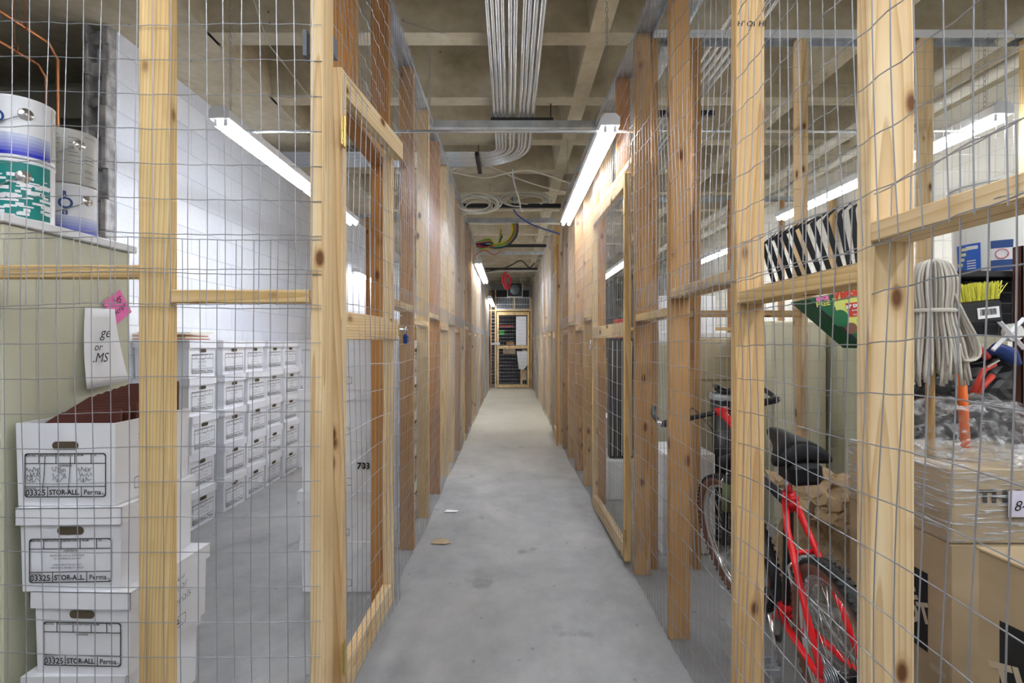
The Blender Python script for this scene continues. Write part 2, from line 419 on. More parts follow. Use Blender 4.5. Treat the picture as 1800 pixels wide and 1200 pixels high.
def padlock(p, label, body=CHROME, rz=0):
    t_ = thing('padlock', label, 'padlock', p, (0,0,rz))
    MB().bbox(-.02, .02, -.009, .009, -.052, -.012, .004).obj('lock_body', body, t_)
    pts = [(-.013,0,-.012),(-.013,0,.008)]+[(-.013*math.cos(a),0,.008+.013*math.sin(a)) for a in [i*math.pi/8 for i in range(1,8)]]+[(.013,0,.008),(.013,0,-.012)]
    MB().tube(pts, .003, 8).obj('shackle', CHROME, t_, smooth=True)
    return t_

# --- front left fence, facing the camera
Y0 = F/607
fl = thing('wire_fence', 'wire and lumber fence across the front left, facing the viewer', 'fence', (-1.1, Y0, 0))
def fstud(parent, x0, y0, m, w_=D, d_=S, z0=0.0, z1=TOPZ, name='stud'):       # x0,y0 = left front corner
    return board(name, parent, (x0+w_/2, y0+d_/2, z0), (x0+w_/2, y0+d_/2, z1), w_, d_, m)
fstud(fl, -1.80, Y0, W_YEL); fstud(fl, -1.077, Y0, W_YEL); fstud(fl, -.580, Y0, W_PALE, S, D)
board('rail', fl, (-1.711, Y0+.02, H+.208), (-1.078, Y0+.02, H+.208), S, S, W_YEL, 0)
board('rail', fl, (-.987, Y0+.02, H+.136), (-.583, Y0+.02, H+.136), S, S, W_YEL, 0)
board('rail', fl, (-1.711, Y0+.02, .02), (-.583, Y0+.02, .02), S, S, W_YEL, 0)
track(fl, (-1.85, Y0+.045), (-.50, Y0+.045))
wires(fl, (-1.86, Y0-.006), (-.545, Y0-.006), .0, 1.6, (0,-1), .00125, 5, .0022, 11, sx=.0508, sz=.1016)
wires(fl, (-1.84, Y0-.010), (-.545, Y0-.010), H+.109, H+1.735, (0,-1), .00125, 5, .003, 12)

# --- gates
def gate(label, A, B, z0, zt, mid, m1, m2, seed, normal, hinge_at='A', lean=0.0, st=.04, fine=1.0, wr=.0012):
    A3, B3 = Vector((A[0],A[1],0)), Vector((B[0],B[1],0)); u = (B3-A3).normalized()
    g = thing('wire_gate', label, 'gate', (A3.x, A3.y, z0))
    lv = Vector((lean, 0, 0)); nn = Vector((normal[0], normal[1], 0))*.012
    rl = math.atan2(u.y, u.x)
    for nm, q, mm in (('stile', A3+u*st/2, m1), ('stile', B3-u*st/2, m1)):
        b0 = q+Vector((0,0,z0)); b1 = q+Vector((0,0,zt))
        if q is not None and (q-B3).length < .1: b0 = b0-lv; b1 = b1+lv
        o = board(nm, g, b0, b1, st, S, mm, rl)
    for nm, za, zb in (('top_rail', zt-.075, zt), ('middle_rail', mid-.088, mid), ('bottom_rail', z0, z0+.088)):
        fr = (za-z0)/(zt-z0)
        a = A3+u*st+Vector((0,0,(za+zb)/2)); b = B3-u*st+Vector((0,0,(za+zb)/2))+lv*(2*fr-1)
        L = (b-a).length; mb = MB().bbox(-(zb-za)/2, (zb-za)/2, -S/2, S/2, 0, L, .0025)
        q = (b-a).to_track_quat('Z', 'X')
        # across axis vertical
        zax = (b-a).normalized(); xax = Vector((0,0,1)); yax = zax.cross(xax).normalized(); xax = yax.cross(zax)
        Mx = Matrix((xax, yax, zax)).transposed()
        o = mb.obj(nm, m2, g, lp(g, a)); o.rotation_euler = Mx.to_euler()
    wires(g, (A3+nn*2).to_2d(), (B3+nn*2).to_2d(), z0+.02, zt-.02, normal, wr, 4, .0028, seed, fine=fine)
    for z in (z0+.14, zt-.20):
        hp = (A3 if hinge_at == 'A' else B3)+nn*2+Vector((0,0,z)); hinge(g, hp, R(90) if abs(u.y) > .7 else 0)
    return g
gl = gate('wire gate on the left nearest the viewer, pale lumber frame', (-.537, Y0+.094), (-.495, 2.25), H-1.11, H+.85, H+.10, W_PALE, W_PALE, 21, (1,0), lean=.026)
MB().bbox(-.004,.004,-.02,.03,-.02,.02,.001).cyl((.002,.03,0),(.03,.03,0),.006,8).obj('hasp', CHROME, gl, lp(gl, (-.475, 2.24, H+.06)))
padlock((-.455, 2.27, H+.05), 'blue padlock hanging on the gate at the left', BLUEP, R(90))
XRF = lambda y: .70 if y < 2.95 else (.70-.055*(y-2.95)/3.6 if y < 6.55 else .645)
gr = gate('tall wire gate on the right beyond the bicycle, pale lumber frame', (.690, 3.05), (.668, 4.13), .02, H+1.0, H+.125, W_YEL, W_PALE, 22, (-1,0), 'A', .0)
padlock((.635, 4.11, H+.0), 'small silver padlock on the tall right hand gate', CHROME, R(90))
g2 = gate('distant narrow wire gate in the right corridor fence', (.640, 6.75), (.640, 7.65), .02, H+1.0, H+.16, W_PALE, W_PALE, 23, (-1,0), 'B', 0, fine=2)
padlock((.600, 6.78, H+.02), 'small padlock on the distant right gate', CHROME, R(90))

# --- corridor fences
def run(label, side, ys, xf, seed, mats=None, z1=TOPZ, wr=.0012, fine=1.0, ext=(0,0), amp=.003, nw=4, midstart=0, skip_rail=()):
    """studs with the narrow edge on the corridor line; side -1 left, +1 right"""
    x0 = xf(ys[0]); f = thing('corridor_fence', label, 'fence', (x0, ys[0], 0))
    for i, y in enumerate(ys):
        x = xf(y); m = mats[i % len(mats)] if mats else WOODS[random.Random(seed+i*7).choice([0,1,1,2,3,3,4])]
        board('stud', f, (x+side*D/2, y+S/2, 0), (x+side*D/2, y+S/2, z1), D, S, m)
        if i+1 < len(ys) and i not in skip_rail:
            y2 = ys[i+1]; zt = (MIDA if (i+midstart) % 2 == 0 else MIDB)-S/2; xa = xf(y); xb = xf(y2)
            board('rail', f, (xa+side*.045, y+S+.001, zt), (xb+side*.045, y2-.001, zt), S if False else S, D-.002, W_PALE if (i % 2) else W_YEL, R(90))
    a, b = ys[0]-ext[0], ys[-1]+ext[1]
    # one sheet below and one above, overlapping at mid height
    xa, xb = xf(a)-side*.005, xf(b)-side*.005
    wires(f, (xa, a), (xb, b), .0, 1.60, (-side, 0), wr, nw, amp, seed+1, fine=fine)
    wires(f, (xa-side*.003, a), (xb-side*.003, b), H+.19, H+1.735, (-side, 0), wr, nw, amp, seed+2, fine=fine)
    track(f, (xf(a)+side*.045, a), (xf(b)+side*.045, b), z1)
    return f
xl = lambda y: -.608
run('left corridor fence of pale and orange studs, just past the left gate', -1, [2.60, 3.27, 3.87, 4.48, 5.08, 5.69, 6.30], xl, 100, [W_ORG, W_BRN, W_YEL, W_ORG, W_YEL, W_PALE, W_BRN], ext=(0,.5))
run('left corridor fence, middle stretch under the second corridor lamp', -1, [6.91+.61*i for i in range(7)], xl, 200, fine=2, nw=3, ext=(0,.5))
run('left corridor fence, farthest stretch beside the end gate', -1, [11.18+.61*i for i in range(7)], xl, 300, fine=3, nw=3, wr=.0015)
# header studs above the left gate
hd = thing('gate_header', 'orange lumber header and short studs above the left gate', 'gate frame', (-.60, 1.62, H+.9))
board('header_stud', hd, (-.655, 2.02, H+.93), (-.655, 2.02, TOPZ), D, S, W_ORG)
board('header_stud', hd, (-.655, 2.075, H+.93), (-.655, 2.075, TOPZ), D, S, W_BRN)
board('header_rail', hd, (-.655, 1.98, H+.91), (-.655, 2.595, H+.91), S, D, W_ORG, R(90))
track(hd, (-.645, 1.60), (-.645, 2.59))
tag(MB().box(-.63,-.55,0,.04,-.03,.03).box(-.642,-.63,-.01,.05,-.04,.04).obj('steel_bracket', mat('dull_steel', (.16,.18,.22), .5, .3), None, (.0, 1.62, H+.93)), 'small grey steel bracket behind the corner post of the left fence', 'bracket')
wires(hd, (-.600, 1.62), (-.600, 2.60), H+.87, H+1.735, (1,0), .0012, 4, .006, 41)
RY = [-.35, .35, 1.015, 1.615, 2.285, 2.92]
run('right corridor fence nearest the viewer, tall pine studs before the bicycle', 1, RY, XRF, 400, [W_YEL, W_YEL, W_PALE, W_TAN, W_BRN, W_BRN], wr=.0013, amp=.0048, nw=5, midstart=1, ext=(0,.05))
rf_ = [o for o in bpy.data.objects if o.get('label','').startswith('right corridor fence nearest')][0]
for s_, px_ in (("H' O", 1309), ("1 HI", 1334)):
    mb = MB(); text(mb, s_, .024, Matrix.Translation(P(px_, 42, 1.6135)-Vector(rf_.location)) @ FRONTM, 0, .2, .0003); mb.obj('pencil_mark', INK, rf_)
hr = thing('gate_header', 'lumber header with short studs above the tall right gate', 'gate frame', (.69, 3.0, H+1.03))
board('header_rail', hr, (.735, 2.96, H+1.05), (.715, 4.19, H+1.05), S, D, W_PALE, R(90))
board('header_stud', hr, (.74, 3.42, H+1.07), (.74, 3.42, TOPZ), D, S, W_ORG)
board('header_stud', hr, (.725, 3.95, H+1.07), (.725, 3.95, TOPZ), D, S, W_PALE)
track(hr, (.745, 2.96), (.72, 4.18))
wires(hr, (.687, 2.98), (.667, 4.18), H+1.0, H+1.735, (-1,0), .0012, 4, .004, 42)
run('right corridor fence between the tall gate and the distant gate', 1, [4.19, 4.75, 5.31, 5.88, 6.40, 6.72], XRF, 500, [W_BRN, W_TAN, W_BRN, W_TAN, W_BRN, W_PALE], fine=1.5, nw=3)
run('right corridor fence past the distant gate, middle stretch', 1, [7.70+.61*i for i in range(6)], XRF, 600, fine=2, nw=3, ext=(0,.5))
run('right corridor fence, farthest stretch beside the end gate', 1, [11.36+.61*i for i in range(7)], XRF, 700, fine=3, nw=3, wr=.0015)
board_ = thing('leaning_board', 'thin brown board leaning beside the distant right gate', 'board', (.61, 6.62, 0))
board('plank', board_, (.595, 6.60, 0), (.618, 6.66, 2.55), .02, .06, W_BRN)
# --- cross fence at the back of the bicycle bay
cf = thing('cross_fence', 'cross fence behind the bicycle, thin studs under a grey channel', 'fence', (.8, 2.99, 0))
CY3 = 2.985
for x, m in ((.83, W_BRN), (1.075, W_BRN), (1.69, W_PALE), (2.41, W_PALE), (3.02, W_YEL), (3.63, W_YEL)):
    board('stud', cf, (x, CY3+D/2, 0), (x, CY3+D/2, H+1.78), S, D, m)
board('rail', cf, (.85, CY3+.03, H+.17), (1.055, CY3+.03, H+.17), S, S, W_TAN)
board('rail', cf, (1.095, CY3+.03, H+.17), (1.67, CY3+.03, H+.17), S, S, W_TAN)
board('rail', cf, (1.71, CY3+.03, H+.25), (2.39, CY3+.03, H+.25), S, S, W_TAN)
board('rail', cf, (2.43, CY3+.03, H+.17), (3.61, CY3+.03, H+.17), S, S, W_TAN)
track(cf, (.79, CY3+.045), (XR-.01, CY3+.045), H+1.785)
MB().box(0, 3.09, 0, .003, 0, .045).obj('channel_lip', WHITE_MET, cf, lp(cf, (.80, CY3-.012, H+1.745)))
wires(cf, (.80, CY3-.004), (3.88, CY3-.004), 0, 1.6, (0,-1), .0009, 3, .002, 51, fine=2)
wires(cf, (.80, CY3-.007), (3.88, CY3-.007), H+.19, H+1.77, (0,-1), .0009, 3, .002, 52, fine=2)
def crossfence(label, x0, x1, y, seed):
    f = thing('cross_fence', label, 'fence', (x0, y, 0)); x = x0+.05; i = 0
    while x < x1:
        board('stud', f, (x, y+D/2, 0), (x, y+D/2, TOPZ), S, D, WOODS[(i+seed) % 5]); x += .61; i += 1
    board('rail', f, (x0, y-.02, H+.17), (x1, y-.02, H+.17), S, S, W_YEL)
    wires(f, (x0, y-.045), (x1, y-.045), 0, TOPZ, (0,-1), .0012, 3, .002, seed, fine=2)
    track(f, (x0, y+.045), (x1, y+.045))
crossfence('cross fence far behind the rows of white boxes', -2.60, -.71, 7.05, 61)
crossfence('cross fence beyond the tall right gate', .76, 3.88, 6.2, 64)
crossfence('cross fence far back on the left, near the end', -2.60, -.71, 11.0, 63)

# ---------------------------------------------------------------- end gate, end wall of the corridor
YE = 15.1
ef = thing('end_fence', 'fence closing the far end of the corridor, around the gate', 'fence', (-.6, YE, 0))
board('stud', ef, (-.56, YE+.02, 0), (-.56, YE+.02, H+1.55), S, D, W_ORG)
board('stud', ef, (-.43, YE+.02, 0), (-.43, YE+.02, H+1.55), S, D, W_YEL)
board('stud', ef, (.60, YE+.02, 0), (.60, YE+.02, H+1.3), S, D, W_TAN)
board('rail', ef, (-.60, YE+.0, H+.95), (.62, YE+.0, H+.95), .05, S, W_YEL)
wires(ef, (-.58, YE-.03), (-.43, YE-.03), 0, H+1.3, (0,-1), .003, 3, .002, 71, fine=2)
gp = MB()
for i in range(22): gp.box(-.40+i*.045, -.385+i*.045, YE-.01, YE+.01, H+.98, H+1.32)
gp.box(-.42, .59, YE-.015, YE+.015, H+1.31, H+1.335).box(-.42, .59, YE-.015, YE+.015, H+.975, H+1.0).box(-.42, .59, YE-.014, YE+.014, H+1.12, H+1.135)
for v_ in gp.v: pass
MB.obj(gp, 'louvre_panel', ZINC, ef, -Vector(ef.location))
MB().box(.09, .13, YE-.03, YE+.0, H+.98, H+1.33).obj('louvre_post', W_PALE, ef, -Vector(ef.location))
ge = thing('wire_gate', 'yellow pine gate closing the far end of the corridor', 'gate', (-.39, YE-.05, 0))
def gb(nm, x0, x1, z0, z1, m=W_YEL): MB().bbox(x0, x1, YE-.06, YE-.022, z0, z1, .003).obj(nm, m, ge, -Vector(ge.location))
z0e, z1e = .02, H+.90
gb('stile', -.39, -.33, z0e, z1e); gb('stile', .49, .55, z0e, z1e)
gb('top_rail', -.329, .489, z1e-.09, z1e); gb('middle_rail', -.329, .489, H-.16, H-.07); gb('bottom_rail', -.329, .489, z0e, z0e+.09)
wires(ge, (-.35, YE-.07), (.51, YE-.07), .05, z1e-.03, (0,-1), .003, 3, .001, 72, fine=3)
MB().box(.17, .46, YE-.015, YE-.005, H-.06, H+.78).add([P(908,617,YE-.01), P(928,617,YE-.01), P(928,640,YE-.01), P(920,650,YE-.01), P(912,648,YE-.01)], [(0,1,2,3,4)]).obj('backing_board', CORK, ge, -Vector(ge.location))
MB().box(-.55, -.30, YE-.10, YE-.09, H-.05, H+.02).obj('latch_plate', ZINC, ge, -Vector(ge.location))
# store behind the end gate
sh = thing('shelving', 'dark shelving full of black trays behind the end gate', 'shelves', (-.1, 16.2, 0))
s_ = MB()
for i in range(26): s_.box(-1.1, .45, 16.2, 16.6, .1+i*.075, .14+i*.075)
s_.obj('tray', mat('dark_trays', (.02,.022,.04), .5), sh, -Vector(sh.location))
MB().box(-1.12,-1.08,16.15,16.65,0,2.6).box(.45,.49,16.15,16.65,0,2.6).box(-.35,-.31,16.15,16.2,0,2.6).obj('upright', BLACK, sh, -Vector(sh.location))
for nm, a, b, z, h_, m, lb, ct in (('carton', -.22, .15, .978, .22, CARD, 'brown carton seen through the lower half of the end gate', 'box'),
        ('folder', -.33, -.18, H+.25, .14, mat('green_card', (.05,.6,.08), .5), 'bright green folder behind the end gate', 'folder'),
        ('carton', -.30, .10, H+.48, .07, REDP, 'flat red box on the shelf behind the end gate', 'box'),
        ('carton', -.12, .12, H-.06, .10, W_ORG, 'small orange box behind the middle rail of the end gate', 'box')):
    tag(MB().bbox(a, b, 15.7, 15.95, z, z+h_, .004).obj(nm, m), lb, ct)
tag(MB().box(.30,.36,15.5,15.56,0,H-.3).box(.36,.48,15.5,15.56,.95,H-.2).box(.36,.48,15.5,15.56,.2,.5).obj('wooden_frame', W_PALE), 'pale lumber frame standing just behind the end gate', 'frame')
sb_ = MB()
for z_ in (.976, H+.25, H+.48, H-.06): sb_.box(-.36, .20, 15.66, 16.19, z_-.018, z_-.001)
sb_.box(-1.1, .6, 16.7, 16.75, 0, 3.0); sb_.obj('shelf_board', BLACK, sh, -Vector(sh.location))  # tall black sheet added at the back to darken the louvre gaps
fan = thing('exhaust_fan', 'square black fan with grey disc above the end gate', 'fan', P(905, 509, 13.6))
MB().bbox(-.19,.19,0,.22,-.17,.17,.01).obj('housing', BLACK, fan)
MB().box(-.2,-.19,-.01,.0,-.18,.18).box(.19,.2,-.01,0,-.18,.18).box(-.2,.2,-.01,0,-.19,-.18).obj('frame', WHITE_MET, fan)
MB().lathe([(0,.05),(.10,.045),(.125,.02),(.13,0)], 24, (0,-.005,0), M=Matrix.Rotation(R(90),3,'X')).obj('disc', mat('fan_grey', (.09,.12,.14), .5), fan, smooth=True)
MB().cyl((-.15,.1,.17),(-.15,.1,ZC-fan.location.z),.006,6).cyl((.15,.1,.17),(.15,.1,ZC-fan.location.z),.006,6).obj('hanger_rod', EMT, fan)
tag(MB().tube(smoothpath([P(891,476,12.18), P(884,488,12.15), P(887,504,12.15), P(894,506,12.15), P(897,490,12.15), P(890,484,12.12), P(888,498,12.1), P(893,502,12.1)]), .025, 6).obj('red_cable', mat('red_cable_jacket', (.7,.02,.05), .5)), 'hank of red cable hanging at the far end of the ceiling', 'cable')

# ---------------------------------------------------------------- fluorescent fixtures
def chain_mesh(L, pitch=.030):
    mb = MB(); i = 0; z = 0.0
    while z < L:
        pts = []
        for k in range(8):
            a = 2*math.pi*k/8; x = .0075*math.cos(a); zz_ = (.0105+.0)*math.sin(a)+(.0065 if math.sin(a) > .1 else (-.0065 if math.sin(a) < -.1 else 0))
            pts.append((x, 0, zz_+z) if i % 2 == 0 else (0, x, zz_+z))
        mb.tube(pts, .0018, 4, closed=True); z += pitch; i += 1
    return mb
FIX = {}
def fixture(x, y0, y1, z, label, chains=True):
    L = y1-y0; t_ = thing('strip_light', label, 'ceiling light', (x, y0, z), group='hanging fluorescent strip lights')
    key = round(L, 3)
    if key not in FIX:
        hs = MB().prism([(-.054,0,.0),(.054,0,.0),(.054,0,.045),(.03,0,.068),(-.03,0,.068),(-.054,0,.045)], (0,L,0))
        n = 2 if L > 1.7 else 1; tl = L/n-.06
        FIX[key] = (hs.mesh('housing', WHITE_MET), MB().cyl((0, 0, 0), (0, tl, 0), .015, 12).mesh('tube', TUBE, True), MB().bbox(-.009, .009, 0, .012, -.034, -.0005, .002).mesh('lamp_holder', WHITE_MET), n)
    hs, tb, ed, n = FIX[key]; link('housing', hs, t_)
    for k in range(n):
        for s in (-.028, .028):
            link('tube', tb, t_, (s, .03+k*L/n, -.022))
            link('lamp_holder', ed, t_, (s, .017+k*L/n, 0)); link('lamp_holder', ed, t_, (s, (k+1)*L/n-.029, 0))
    if chains:
        for yy in (.12, L-.15):
            ph_ = (y0+yy-3.47) % .914
            Lc = (ZC if (ph_ < .235 or ph_ > .83 or x < -2.0) else ZC+.405)-z-.076
            ck = ('c', round(Lc, 2))
            if ck not in FIX: FIX[ck] = chain_mesh(Lc).mesh('chain', STEEL)
            link('chain', FIX[ck], t_, (0, yy, .075))
    return t_
fixture(-1.58, 2.82, 5.26, H+1.22, 'bright strip light hanging in the left bay beside the white block wall')
fixture(.575, 2.98, 5.40, H+1.25, 'large bright strip light hanging over the right edge of the corridor')
fixture(2.77, 2.92, 5.35, H+1.29, 'strip light hanging by the cream wall at the far right')
fixture(-.50, 8.04, 10.48, H+1.23, 'smaller corridor strip light hanging by the left fence farther along')
fixture(-.50, 12.6, 15.0, H+1.08, 'tiny last strip light by the end gate of the corridor')
fixture(-2.45, 8.2, 10.0, H+1.12, 'strip light seen low through the left gate, above the cross fence')
fixture(1.78, 7.9, 10.34, H+1.25, 'strip light seen through the tall right gate')
for x_, y_, z_, l_ in ((-1.5, -1.15, 1.45, 'added fill strip light overhead behind the viewer on the left side'), (1.55, -1.15, 1.45, 'added fill strip light overhead behind the viewer on the right side'), (0.0, -1.4, 1.55, 'added fill strip light overhead behind the viewer in the middle'), (2.9, -1.15, 1.45, 'added fill strip light overhead behind the viewer by the cream wall'),  # unseen lamps added behind the viewer as frontal fill light
                       (2.9, 6.6, 1.25, 'added fill strip light in the second right bay by the cream wall'), (-1.5, 11.6, 1.1, 'added fill strip light in a far left bay')):  # bay lamps added as well, to brighten the interior
    fixture(x_, y_, y_+2.44, H+z_, l_)

# ---------------------------------------------------------------- conduits, channels, cables
nc = 0
CX_ = [-.135, -.105, -.075, -.045, .0, .032, .085, .115, .150, .192]
CR = [.012, .012, .014, .011, .014, .014, .013, .013, .016, .017]
zcon = H+1.96
words = ['first (leftmost)', 'second', 'third', 'fourth', 'fifth', 'sixth', 'seventh', 'eighth', 'ninth', 'tenth (rightmost)']
for i, (x, r_) in enumerate(zip(CX_, CR)):
    Rb = .12+.055*i; ye = 5.35+.045*i
    pts = [(x, -2.5, zcon), (x, ye-Rb, zcon)]+[(x-Rb+Rb*math.cos(a), ye-Rb+Rb*math.sin(a), zcon) for a in [q*math.pi/16 for q in range(1, 9)]]+[(-2.60, ye, zcon)]
    o = MB().tube(pts, r_, 8).obj('conduit', EMT, smooth=True)
    tag(o, 'steel ceiling conduit above the corridor, %s of the parallel run, bending left' % words[i], 'conduit', 'parallel steel conduits')
for y, x0, x1, lb in ((4.48, -.17, .37, 'black support channel under the parallel conduits'), (1.6, -.17, .30, 'black support channel under the conduits overhead')):
    o = MB().box(x0, x1, y, y+.04, zcon-.062, zcon-.018).cyl((x0+.02,y+.02,zcon-.06),(x0+.02,y+.02,ZC+.3),.005,6).cyl((x1-.02,y+.02,zcon-.06),(x1-.02,y+.02,ZC+.3),.005,6).obj('strut_channel', DARKSTEEL); tag(o, lb, 'bracket')
tag(MB().box(-.36, -.32, 5.28, 5.85, zcon-.062, zcon-.018).cyl((-.34,5.55,zcon-.05),(-.34,5.55,ZC+.3),.005,6).obj('strut_channel', DARKSTEEL), 'black hanger under the bend of the conduits', 'bracket')
def bar(y, z, x0, x1, m, h_, lb, dp=.04):
    tag(MB().box(x0, x1, y, y+dp, z, z+h_).box(x0, x1, y-.001, y, z, z+.006).obj('cross_channel', m), lb, 'channel')
bar(4.1, H+1.70, -.62, .70, ZINC, .055, 'grey steel channel spanning the corridor nearest the viewer', .09)
bar(6.6, H+1.72, -.60, .64, DARKSTEEL, .05, 'black channel crossing the corridor under the cream cables')
bar(7.35, H+1.70, -.60, .64, ZINC, .07, 'grey channel crossing the corridor above the coloured cables')
bar(9.2, H+1.70, -.60, .64, DARKSTEEL, .05, 'black channel crossing behind the coloured cables')
bar(9.85, H+1.68, -.60, .64, ZINC, .06, 'grey channel crossing behind the coloured cables')
bar(12.2, H+1.72, -.60, .64, DARKSTEEL, .05, 'distant black channel crossing the corridor')
bar(10.9, H+1.50, -.60, .64, EMT, .02, 'thin bright rod crossing the corridor farther along', .02)
o = MB().tube([(-1.55, 3.06, H+1.245), (2.74, 3.06, H+1.245)], .0095, 8).obj('conduit', EMT, smooth=True); tag(o, 'thin conduit running crosswise between the three near strip lights', 'conduit')
tag(MB().cyl((-.63, 4.05, H+1.70), (-.63, 4.05, ZC+.38), .008, 8).obj('hanger_rod', EMT), 'vertical steel rod dropping from ceiling to the left fence top', 'rod')
tag(MB().tube([P(640,90,3.3), P(700,35,3.3), (-.42,3.5,ZC+.003)], .0025, 5).obj('hanger_wire', STEEL), 'slanting wire from the left fence top up to the ceiling', 'wire')
tag(MB().tube([P(405,-124,2.6), P(470,75,2.7), P(545,172,2.8)], .003, 5).obj('hanger_wire', CREAMCABLE), 'slanting pale cord above the left strip light', 'wire')
# conduit bundle crossing the right bays
for i in range(5):
    o = MB().tube([(1.30+.05*i, -2.4, H+1.93), (1.30+.05*i, 8.5, H+1.93)], .014, 8).obj('conduit', EMT, smooth=True)
    tag(o, 'steel conduit over the right bays, %s of five side by side' % words[i].split(' ')[0], 'conduit', 'conduits over the right bays')
tag(MB().tube([(1.02,-2.4,H+1.90),(1.02,9,H+1.90)], .045, 14).obj('duct_pipe', ZINC, smooth=True), 'thick grey pipe along the ceiling over the right bays', 'pipe')
tag(MB().box(1.0, 1.65, 4.2, 4.24, H+1.84, H+1.88).obj('strut_channel', DARKSTEEL), 'black support channel under the conduits of the right bays', 'bracket')
for x, z, lb in ((2.9, 1.80, 'white pipe high above the right bays, nearer the corridor'), (3.3, 1.84, 'white pipe high above the right bays, nearer the cream wall')):
    tag(MB().tube([(x,-2.4,H+z),(x,14,H+z)], .045, 12).obj('pipe', mat('white_pipe', (.72,.70,.62), .5), smooth=True), lb, 'pipe')
# cream cable swirls
def cable(pts, r_, m, lb, seg=6, nm='cable', grp=None):
    return tag(MB().tube(smoothpath(pts, seg), r_, 5).obj(nm, m, smooth=True), lb, 'cable', grp)
rg = random.Random(5)
cable([P(775,310,5.9),P(800,296,5.9),P(840,288,5.95),P(880,300,6.0),P(905,312,6.05),P(960,330,6.2),P(1000,338,6.3)], .007, CREAMCABLE, 'cream cable sagging under the conduits toward the right')
cable([P(780,300,6.0),P(850,312,6.0),P(885,306,6.0),P(930,300,6.0),P(990,318,6.1),P(1010,325,6.2)], .008, CREAMCABLE, 'second cream cable sagging just under the first')
def swirl(cx, cy, Z, rx, ry, n, r_, m, lb, seed, wob=.3, nm='cable_coil'):
    rg = random.Random(seed); mb = MB()
    for i in range(n):
        pts = []; a0 = rg.uniform(0,6.28); q = rg.uniform(.55, 1.0); ox, oy = rg.uniform(-.25,.25)*rx, rg.uniform(-.25,.25)*ry; dzr = rg.uniform(-.1,.1)
        for k in range(15):
            a = a0+k*2*math.pi/13
            pts.append(P(cx+ox+rx*q*math.cos(a)*(1+wob*rg.uniform(-.2,.2)), cy+oy+ry*q*math.sin(a), Z+dzr+.08*math.sin(a*2+i)))
        mb.tube(smoothpath(pts, 3), r_, 5)
    return tag(mb.obj(nm, m, smooth=True), lb, 'cable')
swirl(835, 360, 6.45, 40, 18, 11, .010, CREAMCABLE, 'tangled coil of cream cable on the black channel', 1)
swirl(930, 352, 6.7, 48, 14, 9, .009, CREAMCABLE, 'loose loops of cream cable right of the tangled coil', 2)
swirl(800, 372, 6.9, 26, 14, 3, .010, CREAMCABLE, 'small loop of cream cable near the left fence top', 3)
CC = [('yellow', (.75,.65,.03)), ('green', (.05,.45,.08)), ('red', (.55,.02,.03)), ('lime', (.35,.65,.08)), ('magenta', (.55,.02,.25)), ('teal', (.02,.30,.25)), ('black', (.02,.02,.02))]
for i, (nm, cc) in enumerate(CC):
    mm = mat(nm+'_jacket', cc, .5); mb = MB()
    for k in range(3):
        e = i*2.2+k*1.1
        pts = [P(898+e*.8,388,7.5), P(900+e*.6,408+e*.3,7.6), P(888+e*.3,424+e*.5,7.7), P(868,430+e*.4,7.8), P(848+rg.uniform(-4,4),438-e*.6,7.9), P(840+rg.uniform(-5,5),425+e*.3,7.9), P(862,419+e*.5,7.85), P(874,432,7.8), P(880+e*.2,400+e,7.7)]
        mb.tube(smoothpath(pts, 4), .0075, 5)
    tag(mb.obj('cable_bundle', mm, smooth=True), nm+' strand of the coloured cable bundle looped over the corridor', 'cable', 'coloured cable bundle')
cable([(.03,7.5,ZC+.40),P(900,345,7.35),P(905,372,7.3),P(930,392,7.2),P(955,402,7.1),P(985,412,7.0),P(1000,425,7.0)], .012, mat('blue_cable_jacket', (.08,.12,.45), .5), 'blue cable drooping to the right of the coloured bundle')
cable([P(828,455,9.3),P(850,440,9.3),P(868,448,9.3),P(880,440,9.3)], .010, mat('orange_cable_jacket', (.5,.12,.03), .5), 'orange cable strand behind the coloured bundle')
cable([P(850,478,10.4),P(890,470,10.4),P(915,458,10.4),P(930,470,10.4),P(940,462,10.4)], .014, BLACK, 'black cable draped over the far corridor')
cable([P(901,296,6.2),P(903,320,6.3),P(912,350,6.5),P(916,372,6.6)], .014, EMT, 'flexible steel conduit dropping from the bend')
# copper pipes
for lb, pts in (('copper pipe along the ceiling nearest the wall, turning down', [(-2.80,.3,H+1.82),(-2.80,3.15,H+1.82),(-2.80,3.22,H+1.75),(-2.80,3.22,.01)]),
                ('copper pipe farther into the shaft, turning down', [(-2.98,.3,H+1.76),(-2.98,3.28,H+1.76),(-2.98,3.34,H+1.70),(-2.98,3.34,.01)])):
    mb = MB().tube(pts, .011, 10); o = mb.obj('copper_pipe', COPPER, smooth=True); tag(o, lb, 'pipe')
    MB().tube([(pts[1][0]+.02*math.cos(a), pts[1][1]-.15, pts[1][2]+.01+.028*math.sin(a)) for a in [q*math.pi/6 for q in range(12)]], .004, 5, closed=True).cyl((pts[1][0],pts[1][1]-.15,pts[1][2]+.03),(pts[1][0],pts[1][1]-.15,ZC),.003,5).obj('pipe_hanger', COPPER, o)
tag(MB().cyl((-4.3,3.95,H+1.55),(-2.78,3.95,H+1.55),.012,8).obj('conduit', EMT, smooth=True), 'thin conduit crossing the dark shaft behind the paint cans', 'conduit')

